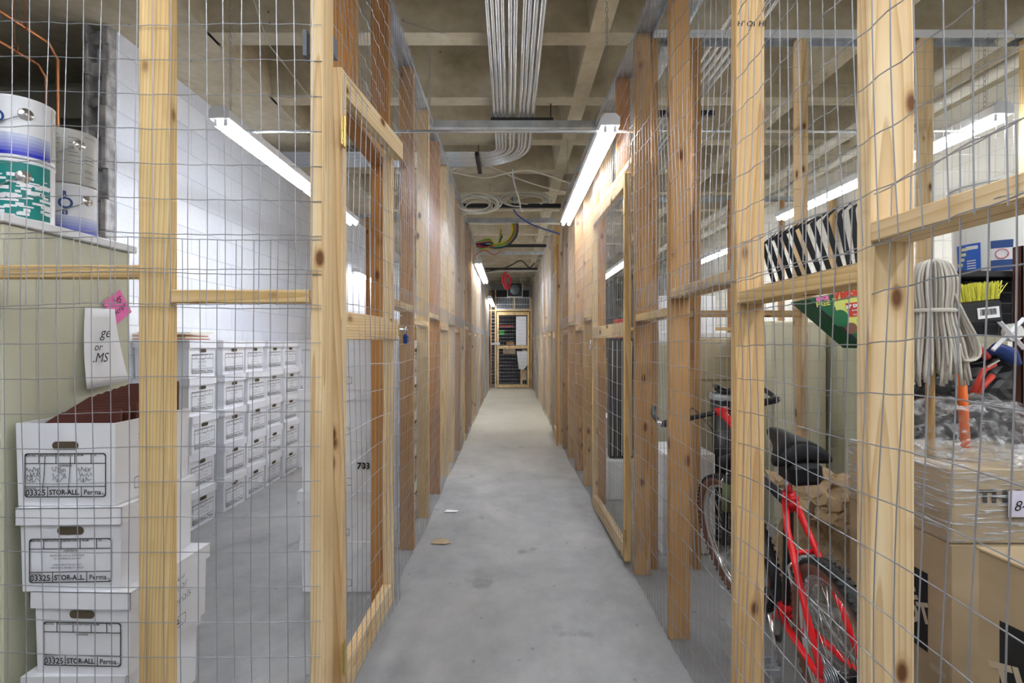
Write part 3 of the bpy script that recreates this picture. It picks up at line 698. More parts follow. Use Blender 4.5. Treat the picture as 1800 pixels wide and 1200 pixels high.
# ---------------------------------------------------------------- archive boxes
BW, BD, BH = .305, .385, .262
def rframe(mb, x0, x1, z0, z1, y, t_=.0030, rr=.009, mi=0):
    pts = []
    for cx, cz, a0 in ((x1-rr, z1-rr, 0), (x0+rr, z1-rr, 90), (x0+rr, z0+rr, 180), (x1-rr, z0+rr, 270)):
        for k in range(4):
            a = R(a0+30*k); pts.append((cx+rr*math.cos(a), cz+rr*math.sin(a)))
    n = len(pts); cxm, czm = (x0+x1)/2, (z0+z1)/2
    vs = [(p[0], y, p[1]) for p in pts]
    for p in pts:
        dx = -t_ if p[0] > cxm else t_; dz_ = -t_ if p[1] > czm else t_; vs.append((p[0]+dx, y, p[1]+dz_))
    mb.add(vs, [(i, (i+1)%n, n+(i+1)%n, n+i) for i in range(n)], mi)
def bar2(mb, x0, x1, z0, z1, y, mi=0): mb.add([(x0,y,z0),(x1,y,z0),(x1,y,z1),(x0,y,z1)], [(0,1,2,3)], mi)
def label_mesh(content=None):
    mb = MB(); y = -.0012; x0, x1, z0, z1 = -.125, .125, .028, .165
    rframe(mb, x0, x1, z0, z1, y); w_ = .0025
    bar2(mb, x0, x1, .132, .132+w_, y); bar2(mb, x0, x1, .060, .060+w_, y)
    for x in (-.082, -.030, .028, .078): bar2(mb, x, x+w_, .132, z1, y)
    for x in (-.055, .048): bar2(mb, x, x+w_, z0, .060, y)
    def T(s, x, z, sz, b=.0, sh=0, wd=None, al='CENTER'): text(mb, s, sz, Matrix.Translation((x, y, z)) @ FRONTM, 0, sh, b, al, wd)
    T('BOX NO.', -.105, .158, .0075, .0002); T('BOX LOCATION', -.055, .158, .0075, .0002, wd=.044); T('DESTROY DATE', .0, .158, .0075, .0002, wd=.048)
    T('FROM', .045, .158, .0075, .0002); T('TO', .09, .158, .0075, .0002); T('CONTENTS', 0, .126, .0075, .0002)
    T('STOCK NO.', -.105, .055, .006, .0002)
    T('03325', -.091, .042, .026, .0004, wd=.060); T('STOR-ALL.', -.003, .043, .022, .0006, wd=.092); T('Perma', .083, .043, .022, .0003, wd=.052); T('\u00ae', .116, .037, .010)
    if content == 'print':
        for i, s in enumerate(('PROPOSED REGS & RESPONSES', 'TO COMMENTS, EXHIBIT', '', 'SUBCOMMITTEE ON SSDI', 'UNIVERSAL DISABILITY TRUST')):
            if s: T(s, -.01, .112-.0095*i, .0075)
    if content == 'scribble':
        rg = random.Random(9)
        for cx in (-.100, -.022, .058):
            for row in range(3):
                pts = []; z = .114-row*.016
                for k in range(18): pts.append((cx-.018+.0024*k+rg.uniform(-.002,.002), y-.0003, z+rg.uniform(-.009,.009)))
                mb.tube(pts, .0007, 3)
        for cx in (-.062, .016): mb.tube([(cx,y,.155),(cx-.003,y,.1),(cx-.008,y,.045)], .0011, 4)
    if content == 'hand':
        rg = random.Random(4)
        for row in range(2):
            pts = []
            for k in range(26): pts.append((-.07+.0055*k, y-.0003, .105-row*.02+rg.uniform(-.005,.006)))
            mb.tube(pts, .0006, 3)
    return mb
def side_mesh(sx_, hand=None):
    mb = MB(); y = 0
    sub = MB(); rframe(sub, -.11, .07, .030, .068, 0, .0018, .008)
    text(sub, 'STOR-ALL.', .024, Matrix.Translation((-.02, 0, .049)) @ FRONTM, 0, 0, .0012, width=.13)
    M = Matrix.Translation((sx_*(BW/2+.0012), BD/2, 0)) @ Matrix.Rotation(R(90)*sx_, 4, 'Z')
    if hand: sub = MB()
    if hand == 'res':
        for s, x, z in (('RES', .03, .205), ('Seminar', .01, .165), ('Materials', .02, .120)):
            text(sub, s, .042, Matrix.Translation((x, 0, z)) @ FRONTM @ Matrix.Rotation(R(6), 4, 'Z'), 0, .3, -.0008)
    if hand == 'steve': text(sub, 'Steve', .028, Matrix.Translation((-.06, 0, .20)) @ FRONTM)
    mb.add([M @ Vector(v) for v in sub.v], sub.f); return mb
def body_mesh(open_top=False, taper=.004):
    w2, d = BW/2, BD; t_ = taper; h_ = BH-.004
    b = [(-w2+t_,t_,0),(w2-t_,t_,0),(w2-t_,d-t_,0),(-w2+t_,d-t_,0)]; tp = [(-w2,0,h_),(w2,0,h_),(w2,d,h_),(-w2,d,h_)]
    mb = MB()
    if not open_top: return mb.add(b+tp, [(3,2,1,0),(4,5,6,7),(0,1,5,4),(1,2,6,5),(2,3,7,6),(3,0,4,7)])
    i = .004; ti = [(-w2+i,i,h_),(w2-i,i,h_),(w2-i,d-i,h_),(-w2+i,d-i,h_)]; bi = [(-w2+i,i,.01),(w2-i,i,.01),(w2-i,d-i,.01),(-w2+i,d-i,.01)]
    mb.add(b+tp+ti+bi, [(3,2,1,0),(0,1,5,4),(1,2,6,5),(2,3,7,6),(3,0,4,7),(4,5,9,8),(5,6,10,9),(6,7,11,10),(7,4,8,11),(9,13,12,8),(10,14,13,9),(11,15,14,10),(8,12,15,11),(12,13,14,15)])
    return mb
def lid_mesh():
    w2 = BW/2+.009; mb = MB(); z1 = BH+.001; z0 = BH-.052
    mb.box(-w2, w2, -.009, BD+.009, z1-.003, z1)
    for a in ((-w2, w2, -.009, -.0065), (-w2, w2, BD+.0065, BD+.009), (-w2, -w2+.0025, -.009, BD+.009), (w2-.0025, w2, -.009, BD+.009)):
        mb.box(a[0], a[1], a[2], a[3], z0+.001, z1-.0005)
    mb.prism([(-w2,-.0092,z0),(-w2,-.0085,z0+.003),(w2,-.0085,z0+.003),(w2,-.0092,z0)], (0,.001,0))
    return mb
def hole_mesh():
    pts = []
    for cx, a0 in ((.028, -90), (-.028, 90)):
        for k in range(9): a = R(a0+k*180/8); pts.append((cx+.0125*math.cos(a), -.0012, .189+.0125*math.sin(a)))
    return MB().add(pts, [tuple(range(len(pts)))])
ME = {k: v for k, v in (('body', body_mesh().mesh('body', CARDWHITE)), ('open', body_mesh(True).mesh('body', CARDWHITE)), ('lid', lid_mesh().mesh('lid', CARDWHITE)),
      ('hole', hole_mesh().mesh('handle_hole', HOLE)), ('lab', label_mesh().mesh('printed_form', INK)), ('labp', label_mesh('print').mesh('printed_form', INK)),
      ('labs', label_mesh('scribble').mesh('printed_form', INK)), ('labh', label_mesh('hand').mesh('printed_form', INK)),
      ('sr', side_mesh(1).mesh('side_print', INK)), ('sl', side_mesh(-1).mesh('side_print', INK)), ('res', side_mesh(1, 'res').mesh('handwriting', INK)), ('steve', side_mesh(1, 'steve').mesh('handwriting', INK)))}
def abox(loc, rz, label, lab='lab', lid=True, sr='sr', group=None):
    t_ = thing('archive_box', label, 'storage box', loc, (0,0,rz), group)
    link('body', ME['body' if lid else 'open'], t_); link('handle_hole', ME['hole'], t_, (0,0,.0)); link('printed_form', ME[lab], t_)
    if sr != 'sr': link('handwriting', ME[sr], t_)
    link('side_print', ME['sr'], t_); link('side_print', ME['sl'], t_)
    if lid: link('lid', ME['lid'], t_)
    return t_
G1 = 'near stack of white archive boxes'
abox((-1.357, 1.625, .002), R(1), 'bottom box of the near left stack, just entering the picture', 'lab', True, 'sr', G1)
abox((-1.336, 1.625, .265), R(-2), 'second box from the bottom of the near left stack, handwriting on its side', 'lab', True, 'res', G1)
abox((-1.368, 1.62, .528), R(2), 'third box up in the near left stack, printed contents and dark handle hole', 'labp', True, 'sr', G1)
abox((-1.384, 1.62, .793), R(1), 'open topmost box of the near left stack, scribbled contents, full of maroon folders', 'labs', False, 'steve', G1)
# far wall rows
G2 = 'rows of archive boxes along the white block wall'
rows = ['on the floor', 'second from the floor', 'in the middle tier', 'second from the top', 'on the top']
colw = ['nearest column', 'second column', 'third column', 'fourth column', 'fifth column', 'sixth column', 'last column']
rg = random.Random(12)
for ci, yc in enumerate((3.735, 4.14, 4.50, 4.86, 5.22, 5.59, 5.96)):
    for ri in range(5):
        lab = rg.choice(['lab', 'labp', 'labh', 'labh', 'labp'])
        abox((-2.2+rg.uniform(-.012,.015), yc+rg.uniform(-.010,.010), .001+ri*(BH+.002)), R(90+rg.uniform(-2.0,2.0)),
             'white archive box by the block wall, %s, %s' % (colw[ci], rows[ri]), lab, True, 'sr', G2)
# tall stack inside the left gate
G3 = 'stack of plain boxes just inside the left gate'
for i in range(5):
    b = abox((-.705-.012*(i % 2), 2.87, .001+i*(BH+.002)), R(90), 'white box in the stack behind the left gate, %s' % ('at the bottom', 'second up', 'third up', 'fourth up', 'on top')[i], 'lab', True, 'sr', G3)
for c in range(2):
    for i in range(5):
        abox((-.705, 3.45+c*.42, .001+i*(BH+.002)), R(90), 'white box behind the left corridor fence, %s stack, %s' % (('nearer', 'farther')[c], ('at the bottom', 'second up', 'third up', 'fourth up', 'on top')[i]), 'lab', True, 'sr', 'boxes behind the left corridor fence')
o = MB(); text(o, '703', .045, Matrix.Translation((-.765, 2.711, .66)) @ FRONTM, 0, 0, .0018)
b703 = [x for x in bpy.data.objects if x.get('label') == 'white box in the stack behind the left gate, third up'][0]
lm = o.mesh('number_print', INK); bi = link('number_print', lm, b703); bi.matrix_parent_inverse = (Matrix.Translation(b703.location) @ Matrix.Rotation(R(90), 4, 'Z')).inverted()
# folders
af = thing('accordion_folder', 'maroon accordion folders fanned out in the open box', 'folder', (-1.384, 1.64, .81))
fb = MB()
for i in range(9):
    t0 = i/8; x0 = -.135; x1 = .14
    y_ = .02+.036*i; zt = .27+.006*i+(.02 if i > 2 else 0)
    fb.prism([(x0, y_, .0), (x1, y_, 0), (x1, y_, zt+.01), (x0+.09, y_, zt), (x0, y_, zt-.055)], (0, .006, 0))
    fb.prism([(x0+.01, y_+.007, .0), (x1-.01, y_+.007, 0), (x1-.01, y_+.02, zt+.004), (x0+.1, y_+.02, zt-.006), (x0+.01, y_+.02, zt-.062)], (0, .004, 0), 1)
fb.obj('folder_leaf', [MAROON, MAROON2], af)
of = thing('folder_pile', 'orange folders lying on top of the nearest column of wall boxes', 'folder', (-2.40, 3.72, 1.325), (0,0,R(3)))
for i in range(4):
    MB().bbox(-.17, .17+.01*(i % 2), -.19, .15-.01*i, i*.011, i*.011+.007, .001).obj('folder', ORANGE_F if i % 2 == 0 else CREAMPAPER, of)
MB().bbox(-.16, .18, -.16, .20, .046, .054, .002).obj('folder', CREAMPAPER, of, (0,0,0), (R(1),0,R(4)))
# scraps on the floor
def scrap(p, pts, m, lb, nm='paper_scrap'):
    mb = MB(); vs = [Vector((a, b, c_)) for a, b, c_ in pts]; mb.prism(vs, (0,0,.002)); tag(mb.obj(nm, m, None, p), lb, 'scrap')
q = P(775, 953, 1189.5/350); scrap((q.x, q.y, .003), [(-.06,-.03,0),(.03,-.05,.004),(.07,-.02,0),(.02,.03,.01),(-.05,.03,.002)], CARD, 'torn scrap of brown cardboard on the corridor floor')
q = P(792, 899, 1189.5/296); scrap((q.x, q.y, .003), [(-.05,-.02,0),(.05,-.03,.003),(.06,.015,0),(-.03,.03,.002)], PAPER, 'small white paper scrap on the corridor floor by the left fence')

# ---------------------------------------------------------------- putty cabinet with cans
cab = thing('storage_cabinet', 'putty coloured metal cabinet behind the near left box stack', 'cabinet', (-1.90, 1.93, 0))
ZT = H+.405
MB().bbox(-2.22+1.90, -1.585+1.90, 1.74-1.93, 2.17-1.93, .0, ZT-.03, .004).obj('body', CABINET, cab)
MB().bbox(-2.215+1.90, -1.580+1.90, 1.62-1.93, 1.737-1.93, .0, ZT-.03, .004).obj('door', CABINET, cab)
MB().bbox(-2.24+1.90, -1.565+1.90, 1.605-1.93, 2.185-1.93, ZT-.029, ZT, .003).obj('top_board', WHITE_MET, cab)
MX = Matrix.Translation((-1.578, 0, 0)) @ Matrix.Rotation(R(90), 4, 'Z')     # x -> +y, facing +x
def onside(px, py):    # pixel on the plane X=-1.578 -> (y, z)
    Z = 1.578*F/(CX-px); return Z, H+(CY-py)*Z/F
nt = thing('paper_note', 'curling white handwritten sheet taped to the putty cabinet', 'paper', (-1.578, *onside(175, 540)))
pp = MB(); N_ = 8; corners = [onside(148,541), onside(200,543), onside(211,667), onside(137,684)]
for i in range(N_+1):
    f_ = i/N_
    for k in range(5):
        g_ = k/4
        y = (corners[0][0]*(1-g_)+corners[1][0]*g_)*(1-f_)+(corners[3][0]*(1-g_)+corners[2][0]*g_)*f_
        z = (corners[0][1]*(1-g_)+corners[1][1]*g_)*(1-f_)+(corners[3][1]*(1-g_)+corners[2][1]*g_)*f_
        pp.v.append((-1.575+.03*f_*f_+.018*math.sin(g_*3)*f_-nt.location.x, y-nt.location.y, z-nt.location.z))
for i in range(N_):
    for k in range(4): a = i*5+k; pp.f.append((a, a+1, a+6, a+5)); pp.mi.append(0)
o = pp.obj('sheet', PAPER, nt, smooth=True); md = o.modifiers.new('s', 'SOLIDIFY'); md.thickness = .0008
def side_text(s, px, py, size, m, parent, dx=.0, name='handwriting', sh=.3, rot=0):
    y, z = onside(px, py); mb = MB(); text(mb, s, size, Matrix.Translation((-1.574+dx, y, z)) @ Matrix.Rotation(R(90), 4, 'Z') @ FRONTM @ Matrix.Rotation(R(rot), 4, 'Z'), 0, sh)
    mb.v = [tuple(Vector(v)-Vector(parent.location)) for v in mb.v]; mb.obj(name, m, parent)
side_text('ge', 174, 585, .055, INK, nt, .020); side_text('or', 158, 610, .04, INK, nt, .026); side_text('.MS', 158, 629, .05, INK, nt, .034)
pk = thing('sticky_note', 'bright pink sticky note on the putty cabinet corner', 'sticky note', (-1.578, *onside(205, 540)))
pts = [onside(*p) for p in ((180,532),(210,509),(231,548),(203,571))]
MB().prism([(-1.577-pk.location.x, y-pk.location.y, z-pk.location.z) for y, z in pts], (.0012,0,0)).obj('note', PINK, pk)
side_text('MS', 203, 529, .036, INK, pk, .003, rot=25); side_text('script', 208, 543, .030, INK, pk, .003, rot=35)

def paint_can(loc, label, kind, rz=0.0, r_=.088, h_=.208):
    t_ = thing('paint_can', label, 'paint can', loc, (0,0,rz), 'paint cans on the cabinet')
    body = MB().lathe([(0,0),(r_,0),(r_+.002,.003),(r_,.008),(r_,h_-.008),(r_+.002,h_-.003),(r_-.004,h_)], 40).obj('body', WHITE_MET if kind != 'grey' else GREYLABEL, t_, smooth=True)
    MB().lathe([(r_-.004,h_),(r_-.006,h_-.005),(r_-.018,h_-.005),(r_-.020,h_-.001),(0,h_-.001)], 40).obj('lid', CHROME, t_, smooth=True)
    e = .0008
    def band(z0, z1, a0, a1, m, nm='label_print', q=.0): MB().lathe([(r_+e+q, z0), (r_+e+q, z1)], 24, a0=R(a0), a1=R(a1)).obj(nm, m, t_, smooth=True)
    if kind == 'blue':
        for i in range(6): band(.010+.012*i, .010+.012*(i+1), -170, -14, mat('blue_grad', (.02+.10*i, .03+.11*i, .55+.04*i), .35))
        band(.015, .2, -10, 24, GREYLABEL)
        for s, a, z, sz in (('R', -112, .165, .026), ('O', -110, .128, .060), ('53', -112, .092, .022)):
            mb = MB(); text(mb, s, sz, Matrix.Rotation(R(a+90), 4, 'Z') @ Matrix.Translation((0, -r_-.0022, z)) @ FRONTM, 0, 0, .001); mb.obj('lettering', DKBLUE, t_)
    if kind == 'teal':
        band(.012, .196, -180, -10, TEAL); rg = random.Random(2)
        for i in range(90):
            a = rg.uniform(-160, -20); z = rg.uniform(.01, .15); band(z, z+rg.uniform(.003,.012), a, a+rg.uniform(6, 26), WHITE_MET, 'drip_patch', .001)
    if kind == 'grey':
        rg = random.Random(6)
        for i in range(24): a = rg.choice([-130, -85, -50]); band(.03+.0068*i, .0315+.0068*i, a, a+rg.uniform(14, 34), INK, 'fine_print')
    # bail ear and handle
    ea = -62; er = MB(); M = Matrix.Rotation(R(ea+90), 4, 'Z')
    q = [M @ Vector((0, -r_, h_*.72))]
    er.lathe([(0,.006),(.010,.006),(.012,.003),(.019,.003),(.021,0)], 20, q[0], M=(Matrix.Rotation(R(ea+90), 3, 'Z') @ Matrix.Rotation(R(90), 3, 'X'))).obj('ear', CHROME, t_, smooth=True)
    pts = [Matrix.Rotation(R(ea+90-a), 4, 'Z') @ Vector((0, -r_-.006, h_*.72-.06*math.sin(R(a*1.0)))) for a in range(0, 181, 15)]
    MB().tube(pts, .0018, 5).obj('bail_handle', STEEL, t_)
    return t_
paint_can((-1.69, 1.80, ZT+.001), 'teal paint streaked can at the bottom left of the cabinet top', 'teal', R(18))
paint_can((-1.69, 1.80, ZT+.211), 'blue and white paint can standing on the teal streaked can', 'blue', R(22))
paint_can((-1.74, 2.06, ZT+.001), 'blue and white paint can beneath the grey labelled can', 'blue', R(50), .083)
paint_can((-1.74, 2.06, ZT+.211), 'can with grey text label, on top beside the wall opening', 'grey', R(30), .083)

# ---------------------------------------------------------------- bicycle
bk = thing('bicycle', 'red and black mountain bike leaning behind the right fence', 'bicycle', (1.00, 1.50, 0), (0, R(-6), 0))
head = math.atan2(1.0, .14)
bk.rotation_euler = (Matrix.Rotation(head, 3, 'Z') @ Matrix.Rotation(R(-6.0), 3, 'X')).to_euler()
WR = .33
def torus(mb, c, R1, r_, n=64, m=10, steer=None, mi=0):
    c = Vector(c); vs = []; fs = []
    for i in range(n):
        a = 2*math.pi*i/n
        for k in range(m):
            b_ = 2*math.pi*k/m; rr = R1+r_*math.cos(b_); vs.append(c+Vector((rr*math.cos(a), r_*math.sin(b_), rr*math.sin(a))))
    for i in range(n):
        for k in range(m): fs.append((i*m+k, ((i+1)%n)*m+k, ((i+1)%n)*m+(k+1)%m, i*m+(k+1)%m))
    mb.add(vs, fs, mi)
    return mb
def wheel(name, c, T=None):
    T = T or Matrix.Identity(4)
    def fin(mb, nm, ms, parent=None, smooth=True):
        mb.v = [tuple(T @ Vector(v)) for v in mb.v]; return mb.obj(nm, ms, parent, smooth=smooth)
    root = None
    tm = MB(); torus(tm, c, WR-.026, .024, 72, 10)
    for v_i in range(72):
        a = 2*math.pi*v_i/72
        for off, da in ((-.016, 0), (0, .5), (.016, 0)):
            aa = a+da*2*math.pi/72
            M = Matrix.Translation(c) @ Matrix.Rotation(-aa, 4, 'Y') @ Matrix.Translation((WR-.006, off, 0))
            tm.box(-.006, .003, -.006, .006, -.006, .006, 0, M)
    tire = fin(tm, name, [RUBBER], bk, False)
    sw = MB()
    for s in (-1, 1):
        sw.lathe([(WR-.052, s*.0135), (WR-.040, s*.0225), (WR-.030, s*.0250), (WR-.020, s*.0235)], 72, c, M=Matrix.Rotation(R(90), 3, 'X'))
    fin(sw, 'sidewall', TANWALL, tire)
    rm = MB(); rm.lathe([(WR-.052,-.013),(WR-.066,-.012),(WR-.070,0),(WR-.066,.012),(WR-.052,.013),(WR-.052,-.013)], 72, c, M=Matrix.Rotation(R(90), 3, 'X')); fin(rm, 'rim', CHROME, tire)
    sp = MB()
    for k in range(32):
        a = 2*math.pi*k/32; s = (.028 if k % 2 else -.028); b_ = a+(.35 if (k//2) % 2 else -.35)
        sp.tube([Vector(c)+Vector((.022*math.cos(b_), s, .022*math.sin(b_))), Vector(c)+Vector(((WR-.068)*math.cos(a), 0, (WR-.068)*math.sin(a)))], .0011, 4)
    fin(sp, 'spokes', CHROME, tire)
    hb = MB(); hb.cyl(Vector(c)+Vector((0,-.05,0)), Vector(c)+Vector((0,.05,0)), .013, 14).cyl(Vector(c)+Vector((0,-.031,0)), Vector(c)+Vector((0,-.025,0)), .027, 16).cyl(Vector(c)+Vector((0,.025,0)), Vector(c)+Vector((0,.031,0)), .027, 16)
    fin(hb, 'hub', BLACK, tire); return tire
rh = Vector((0,0,WR)); fh = Vector((1.07,0,WR)); bb = Vector((.44,0,.295)); st = Vector((.285,0,.775)); htop = Vector((.86,0,.83)); hbot = Vector((.905,0,.70))
# steering
axis = (htop-hbot).normalized(); ST = Matrix.Translation(hbot) @ Matrix.Rotation(R(15), 4, axis) @ Matrix.Translation(-hbot)
wheel('rear_wheel', rh); wheel('front_wheel', fh, ST)
fr = MB(); fr.cyl(hbot+Vector((0,0,.03)), bb, .021, 14).cyl(htop-Vector((0,0,.025)), st-Vector((0,0,.03)), .017, 14).cyl(bb, st, .017, 14)
frame = fr.obj('frame', BLACK, bk, smooth=True)
MB().cyl(bb+Vector((0,-.036,0)), bb+Vector((0,.036,0)), .022, 16).cyl(bb, bb+(st-bb)*.10, .020, 14).cyl(bb, bb+(hbot-bb)*.06, .024, 14).obj('bottom_bracket', RED, bk, smooth=True)
MB().cyl(hbot, htop, .021, 16).obj('head_tube', BLACK, bk, smooth=True)
MB().cyl(st-(st-bb)*.10, st+Vector((-.005,0,.018)), .020, 14).cyl(st+Vector((-.02,-.022,.0)), st+Vector((-.02,.022,0)), .010, 10).cyl(st+Vector((-.0,.0,-.01)), st+Vector((-.03,0,-.02)), .014, 10).obj('seat_clamp', RED, bk, smooth=True)
for s in (-1, 1):
    MB().tube([st+Vector((-.005,s*.014,-.01)), st+Vector((-.04,s*.030,-.09)), rh+Vector((.11,s*.050,.18)), rh+Vector((.0,s*.060,.01))], [.012,.011,.010,.009], 12).obj('seat_stay', RED, bk, smooth=True)
    MB().tube([bb+Vector((-.01,s*.022,0)), bb+Vector((-.10,s*.035,.003)), rh+Vector((.0,s*.060,-.005))], [.013,.012,.009], 12).obj('chain_stay', RED, bk, smooth=True)
MB().cyl(st+Vector((-.075,-.036,-.16)), st+Vector((-.075,.036,-.16)), .008, 10).obj('stay_bridge', RED, bk, smooth=True)
MB().cyl(st, st+Vector((-.035,0,.160)), .0135, 14).obj('seat_post', CHROME, bk, smooth=True)
# saddle: cross-sections nose to tail
sd = MB(); secs = [(.150,.016,.012),(.120,.024,.020),(.06,.034,.028),(-.01,.048,.033),(-.06,.074,.034),(-.10,.094,.036),(-.125,.092,.034),(-.14,.070,.022)]
sc0 = st+Vector((-.040,0,.185)); ring = 14
for (x, hw, ht) in secs:
    for k in range(ring):
        a = 2*math.pi*k/ring; yy = hw*math.cos(a); zz_ = math.sin(a)
        zz_ = ht*zz_ if zz_ > 0 else ht*.9*zz_
        wing = -.022*(abs(yy)/.094)**2
        notch = .012 if x < -.13 and abs(yy) < .03 else 0
        sd.v.append(tuple(sc0+Vector((x+notch, yy, zz_*1.1+wing*1.5+x*.10+.012))))
for i in range(len(secs)-1):
    for k in range(ring): sd.f.append((i*ring+k, i*ring+(k+1)%ring, (i+1)*ring+(k+1)%ring, (i+1)*ring+k)); sd.mi.append(0)
sd.f.append(tuple(range(ring))[::-1]); sd.f.append(tuple((len(secs)-1)*ring+k for k in range(ring))); sd.mi += [0,0]
so = sd.obj('saddle', SATIN_BLACK, bk, smooth=True); so.modifiers.new('s', 'SUBSURF').levels = 1; so.modifiers['s'].render_levels = 2
MB().tube([sc0+Vector((.10,.02,-.01)), sc0+Vector((.03,.022,-.035)), sc0+Vector((-.09,.03,-.03))], .0035, 6).tube([sc0+Vector((.10,-.02,-.01)), sc0+Vector((.03,-.022,-.035)), sc0+Vector((-.09,-.03,-.03))], .0035, 6).obj('saddle_rail', CHROME, bk, smooth=True)
bg = MB().bbox(-.145, -.02, -.05, .05, -.100, -.030, .015, 0, Matrix.Translation(sc0)).obj('saddle_bag', SATIN_BLACK, bk); 
# fork, steered
def steered(mb, nm, m, parent=bk, smooth=True):
    mb.v = [tuple(ST @ Vector(v)) for v in mb.v]; return mb.obj(nm, m, parent, smooth=smooth)
fk = MB().tube([hbot+Vector((0,-.03,-.02)), hbot+Vector((0,.03,-.02))], .018, 12)
for s in (-1, 1): fk.tube([hbot+Vector((0,s*.055,.0)), hbot+Vector((.06,s*.058,-.15)), fh+Vector((0,s*.058,0))], [.017,.016,.014], 12)
fk.tube([hbot+Vector((0,-.06,-.02)), hbot+Vector((0,.06,-.02))], .02, 12)
steered(fk, 'fork', BLACK)
steered(MB().tube([hbot+Vector((.0,.058,-.03)), hbot+Vector((.06,.060,-.17))], .022, 12), 'fork_boot', mat('olive_boot', (.16,.19,.08), .6))
sb = htop+Vector((-.01,0,.065)); bc = sb+Vector((.10,0,.095))
steered(MB().cyl(sb-Vector((0,0,.035)), sb+Vector((0,0,.05)), .019, 14).cyl(htop, sb, .015, 14).cyl(sb+Vector((0,0,.035)), bc, .0175, 14).cyl(bc+Vector((0,-.028,0)), bc+Vector((0,.028,0)), .019, 14), 'stem', RED)
hbar = steered(MB().cyl(bc+Vector((0,-.29,-.002)), bc+Vector((0,.29,-.002)), .0115, 12), 'handlebar', BLACK)
for s in (-1, 1):
    steered(MB().cyl(bc+Vector((0,s*.17,-.002)), bc+Vector((0,s*.285,-.002)), .017, 14), 'grip', RUBBER, hbar)
    steered(MB().tube([bc+Vector((0,s*.293,-.002)), bc+Vector((.03,s*.296,.005))], .015, 12), 'bar_end_clamp', CHROME, hbar)
    steered(MB().tube(smoothpath([bc+Vector((.02,s*.296,.002)), bc+Vector((.09,s*.294,.035)), bc+Vector((.13,s*.27,.06))]), .012, 12), 'bar_end', BLACK, hbar)
    steered(MB().tube(smoothpath([bc+Vector((.01,s*.13,.0)), bc+Vector((.06,s*.15,-.03)), bc+Vector((.05,s*.23,-.04))]), .005, 6), 'brake_lever', BLACK, hbar)
    steered(MB().tube(smoothpath([bc+Vector((.04,s*.14,-.02)), bc+Vector((.12,s*.08,.02)), bc+Vector((.06,s*.02,-.12)), hbot+Vector((.02,s*.02,-.03))]), .0025, 5), 'brake_cable', BLACK)
steered(MB().bbox(-.03,.02,-.055,.055,-.03,.03,.01,0,Matrix.Translation(hbot+Vector((.055,0,.05)))), 'reflector_bracket', BLACK)
# brakes
for c_, tf in ((Vector((.205,0,.545)), None), (hbot+Vector((.075,0,-.07)), ST)):
    mb = MB()
    for s in (-1,1): mb.tube([c_+Vector((-.0,s*.045,-.05)), c_+Vector((-.01,s*.055,.03)), c_+Vector((0,s*.012,.06))], .006, 8).box(-.02,.02,s*.022-.006,s*.022+.006,-.006,.006,0,Matrix.Translation(c_+Vector((0,0,-.03))))
    if tf: steered(mb, 'brake_arm', CHROME)
    else: mb.obj('brake_arm', CHROME, bk, smooth=True)
ck = MB(); ck.lathe([(.088,-.052),(.094,-.050),(.088,-.048),(.070,-.050),(.088,-.052)], 40, bb, M=Matrix.Rotation(R(90),3,'X'))
for k in range(5): a = k*2*math.pi/5; ck.cyl(bb+Vector((0,-.05,0)), bb+Vector((.08*math.cos(a),-.05,.08*math.sin(a))), .006, 6)
MB_ck = MB().add([tuple(v) for v in ck.v], ck.f); MB_ck.obj('chainring', BLACK, bk)
ca = R(-108)
for s, a in ((1, ca), (-1, ca+math.pi)):
    e = bb+Vector((.17*math.cos(a), s*.062, .17*math.sin(a)))
    MB().cyl(bb+Vector((0,s*.060,0)), e, .010, 10, r2=.008).obj('crank', CHROME, bk, smooth=True)
    pd = MB(); px_ = e+Vector((0, s*.055, 0))
    for xx in (-.038, .038): pd.bbox(xx-.004, xx+.004, -.042, .042, -.012, .012, .002, 0, Matrix.Translation(px_))
    for yy in (-.042, 0, .042): pd.bbox(-.04, .04, yy-.004, yy+.004, -.010, .010, .002, 0, Matrix.Translation(px_))
    for xx in (-.03,-.01,.01,.03):
        for yy in (-.042,.042): pd.box(xx-.003, xx+.003, yy-.005, yy+.005, .009, .015, 0, Matrix.Translation(px_))
    pd.cyl(e, px_+Vector((0,s*.03,0)), .007, 8); pd.obj('pedal', ZINC, bk)
cs = MB()
for i in range(6): cs.lathe([(.0,-.030-.005*i),(.045-.004*i,-.030-.005*i),(.045-.004*i,-.032-.005*i),(0,-.032-.005*i)], 24, rh, M=Matrix.Rotation(R(90),3,'X'))
cs.obj('cassette', ZINC, bk)
MB().tube([bb+Vector((0,-.05,.09)), rh+Vector((0,-.045,.04))], .004, 6).tube([bb+Vector((0,-.05,-.09)), rh+Vector((.03,-.045,-.10)), rh+Vector((0,-.045,-.04))], .004, 6).obj('chain', ZINC, bk)
MB().bbox(-.01,.01,-.055,-.045,-.12,.0,.003,0,Matrix.Translation(rh+Vector((.01,-.01,0)))).cyl(rh+Vector((.03,-.05,-.10)), rh+Vector((.03,-.06,-.10)), .02, 12).obj('derailleur', BLACK, bk)

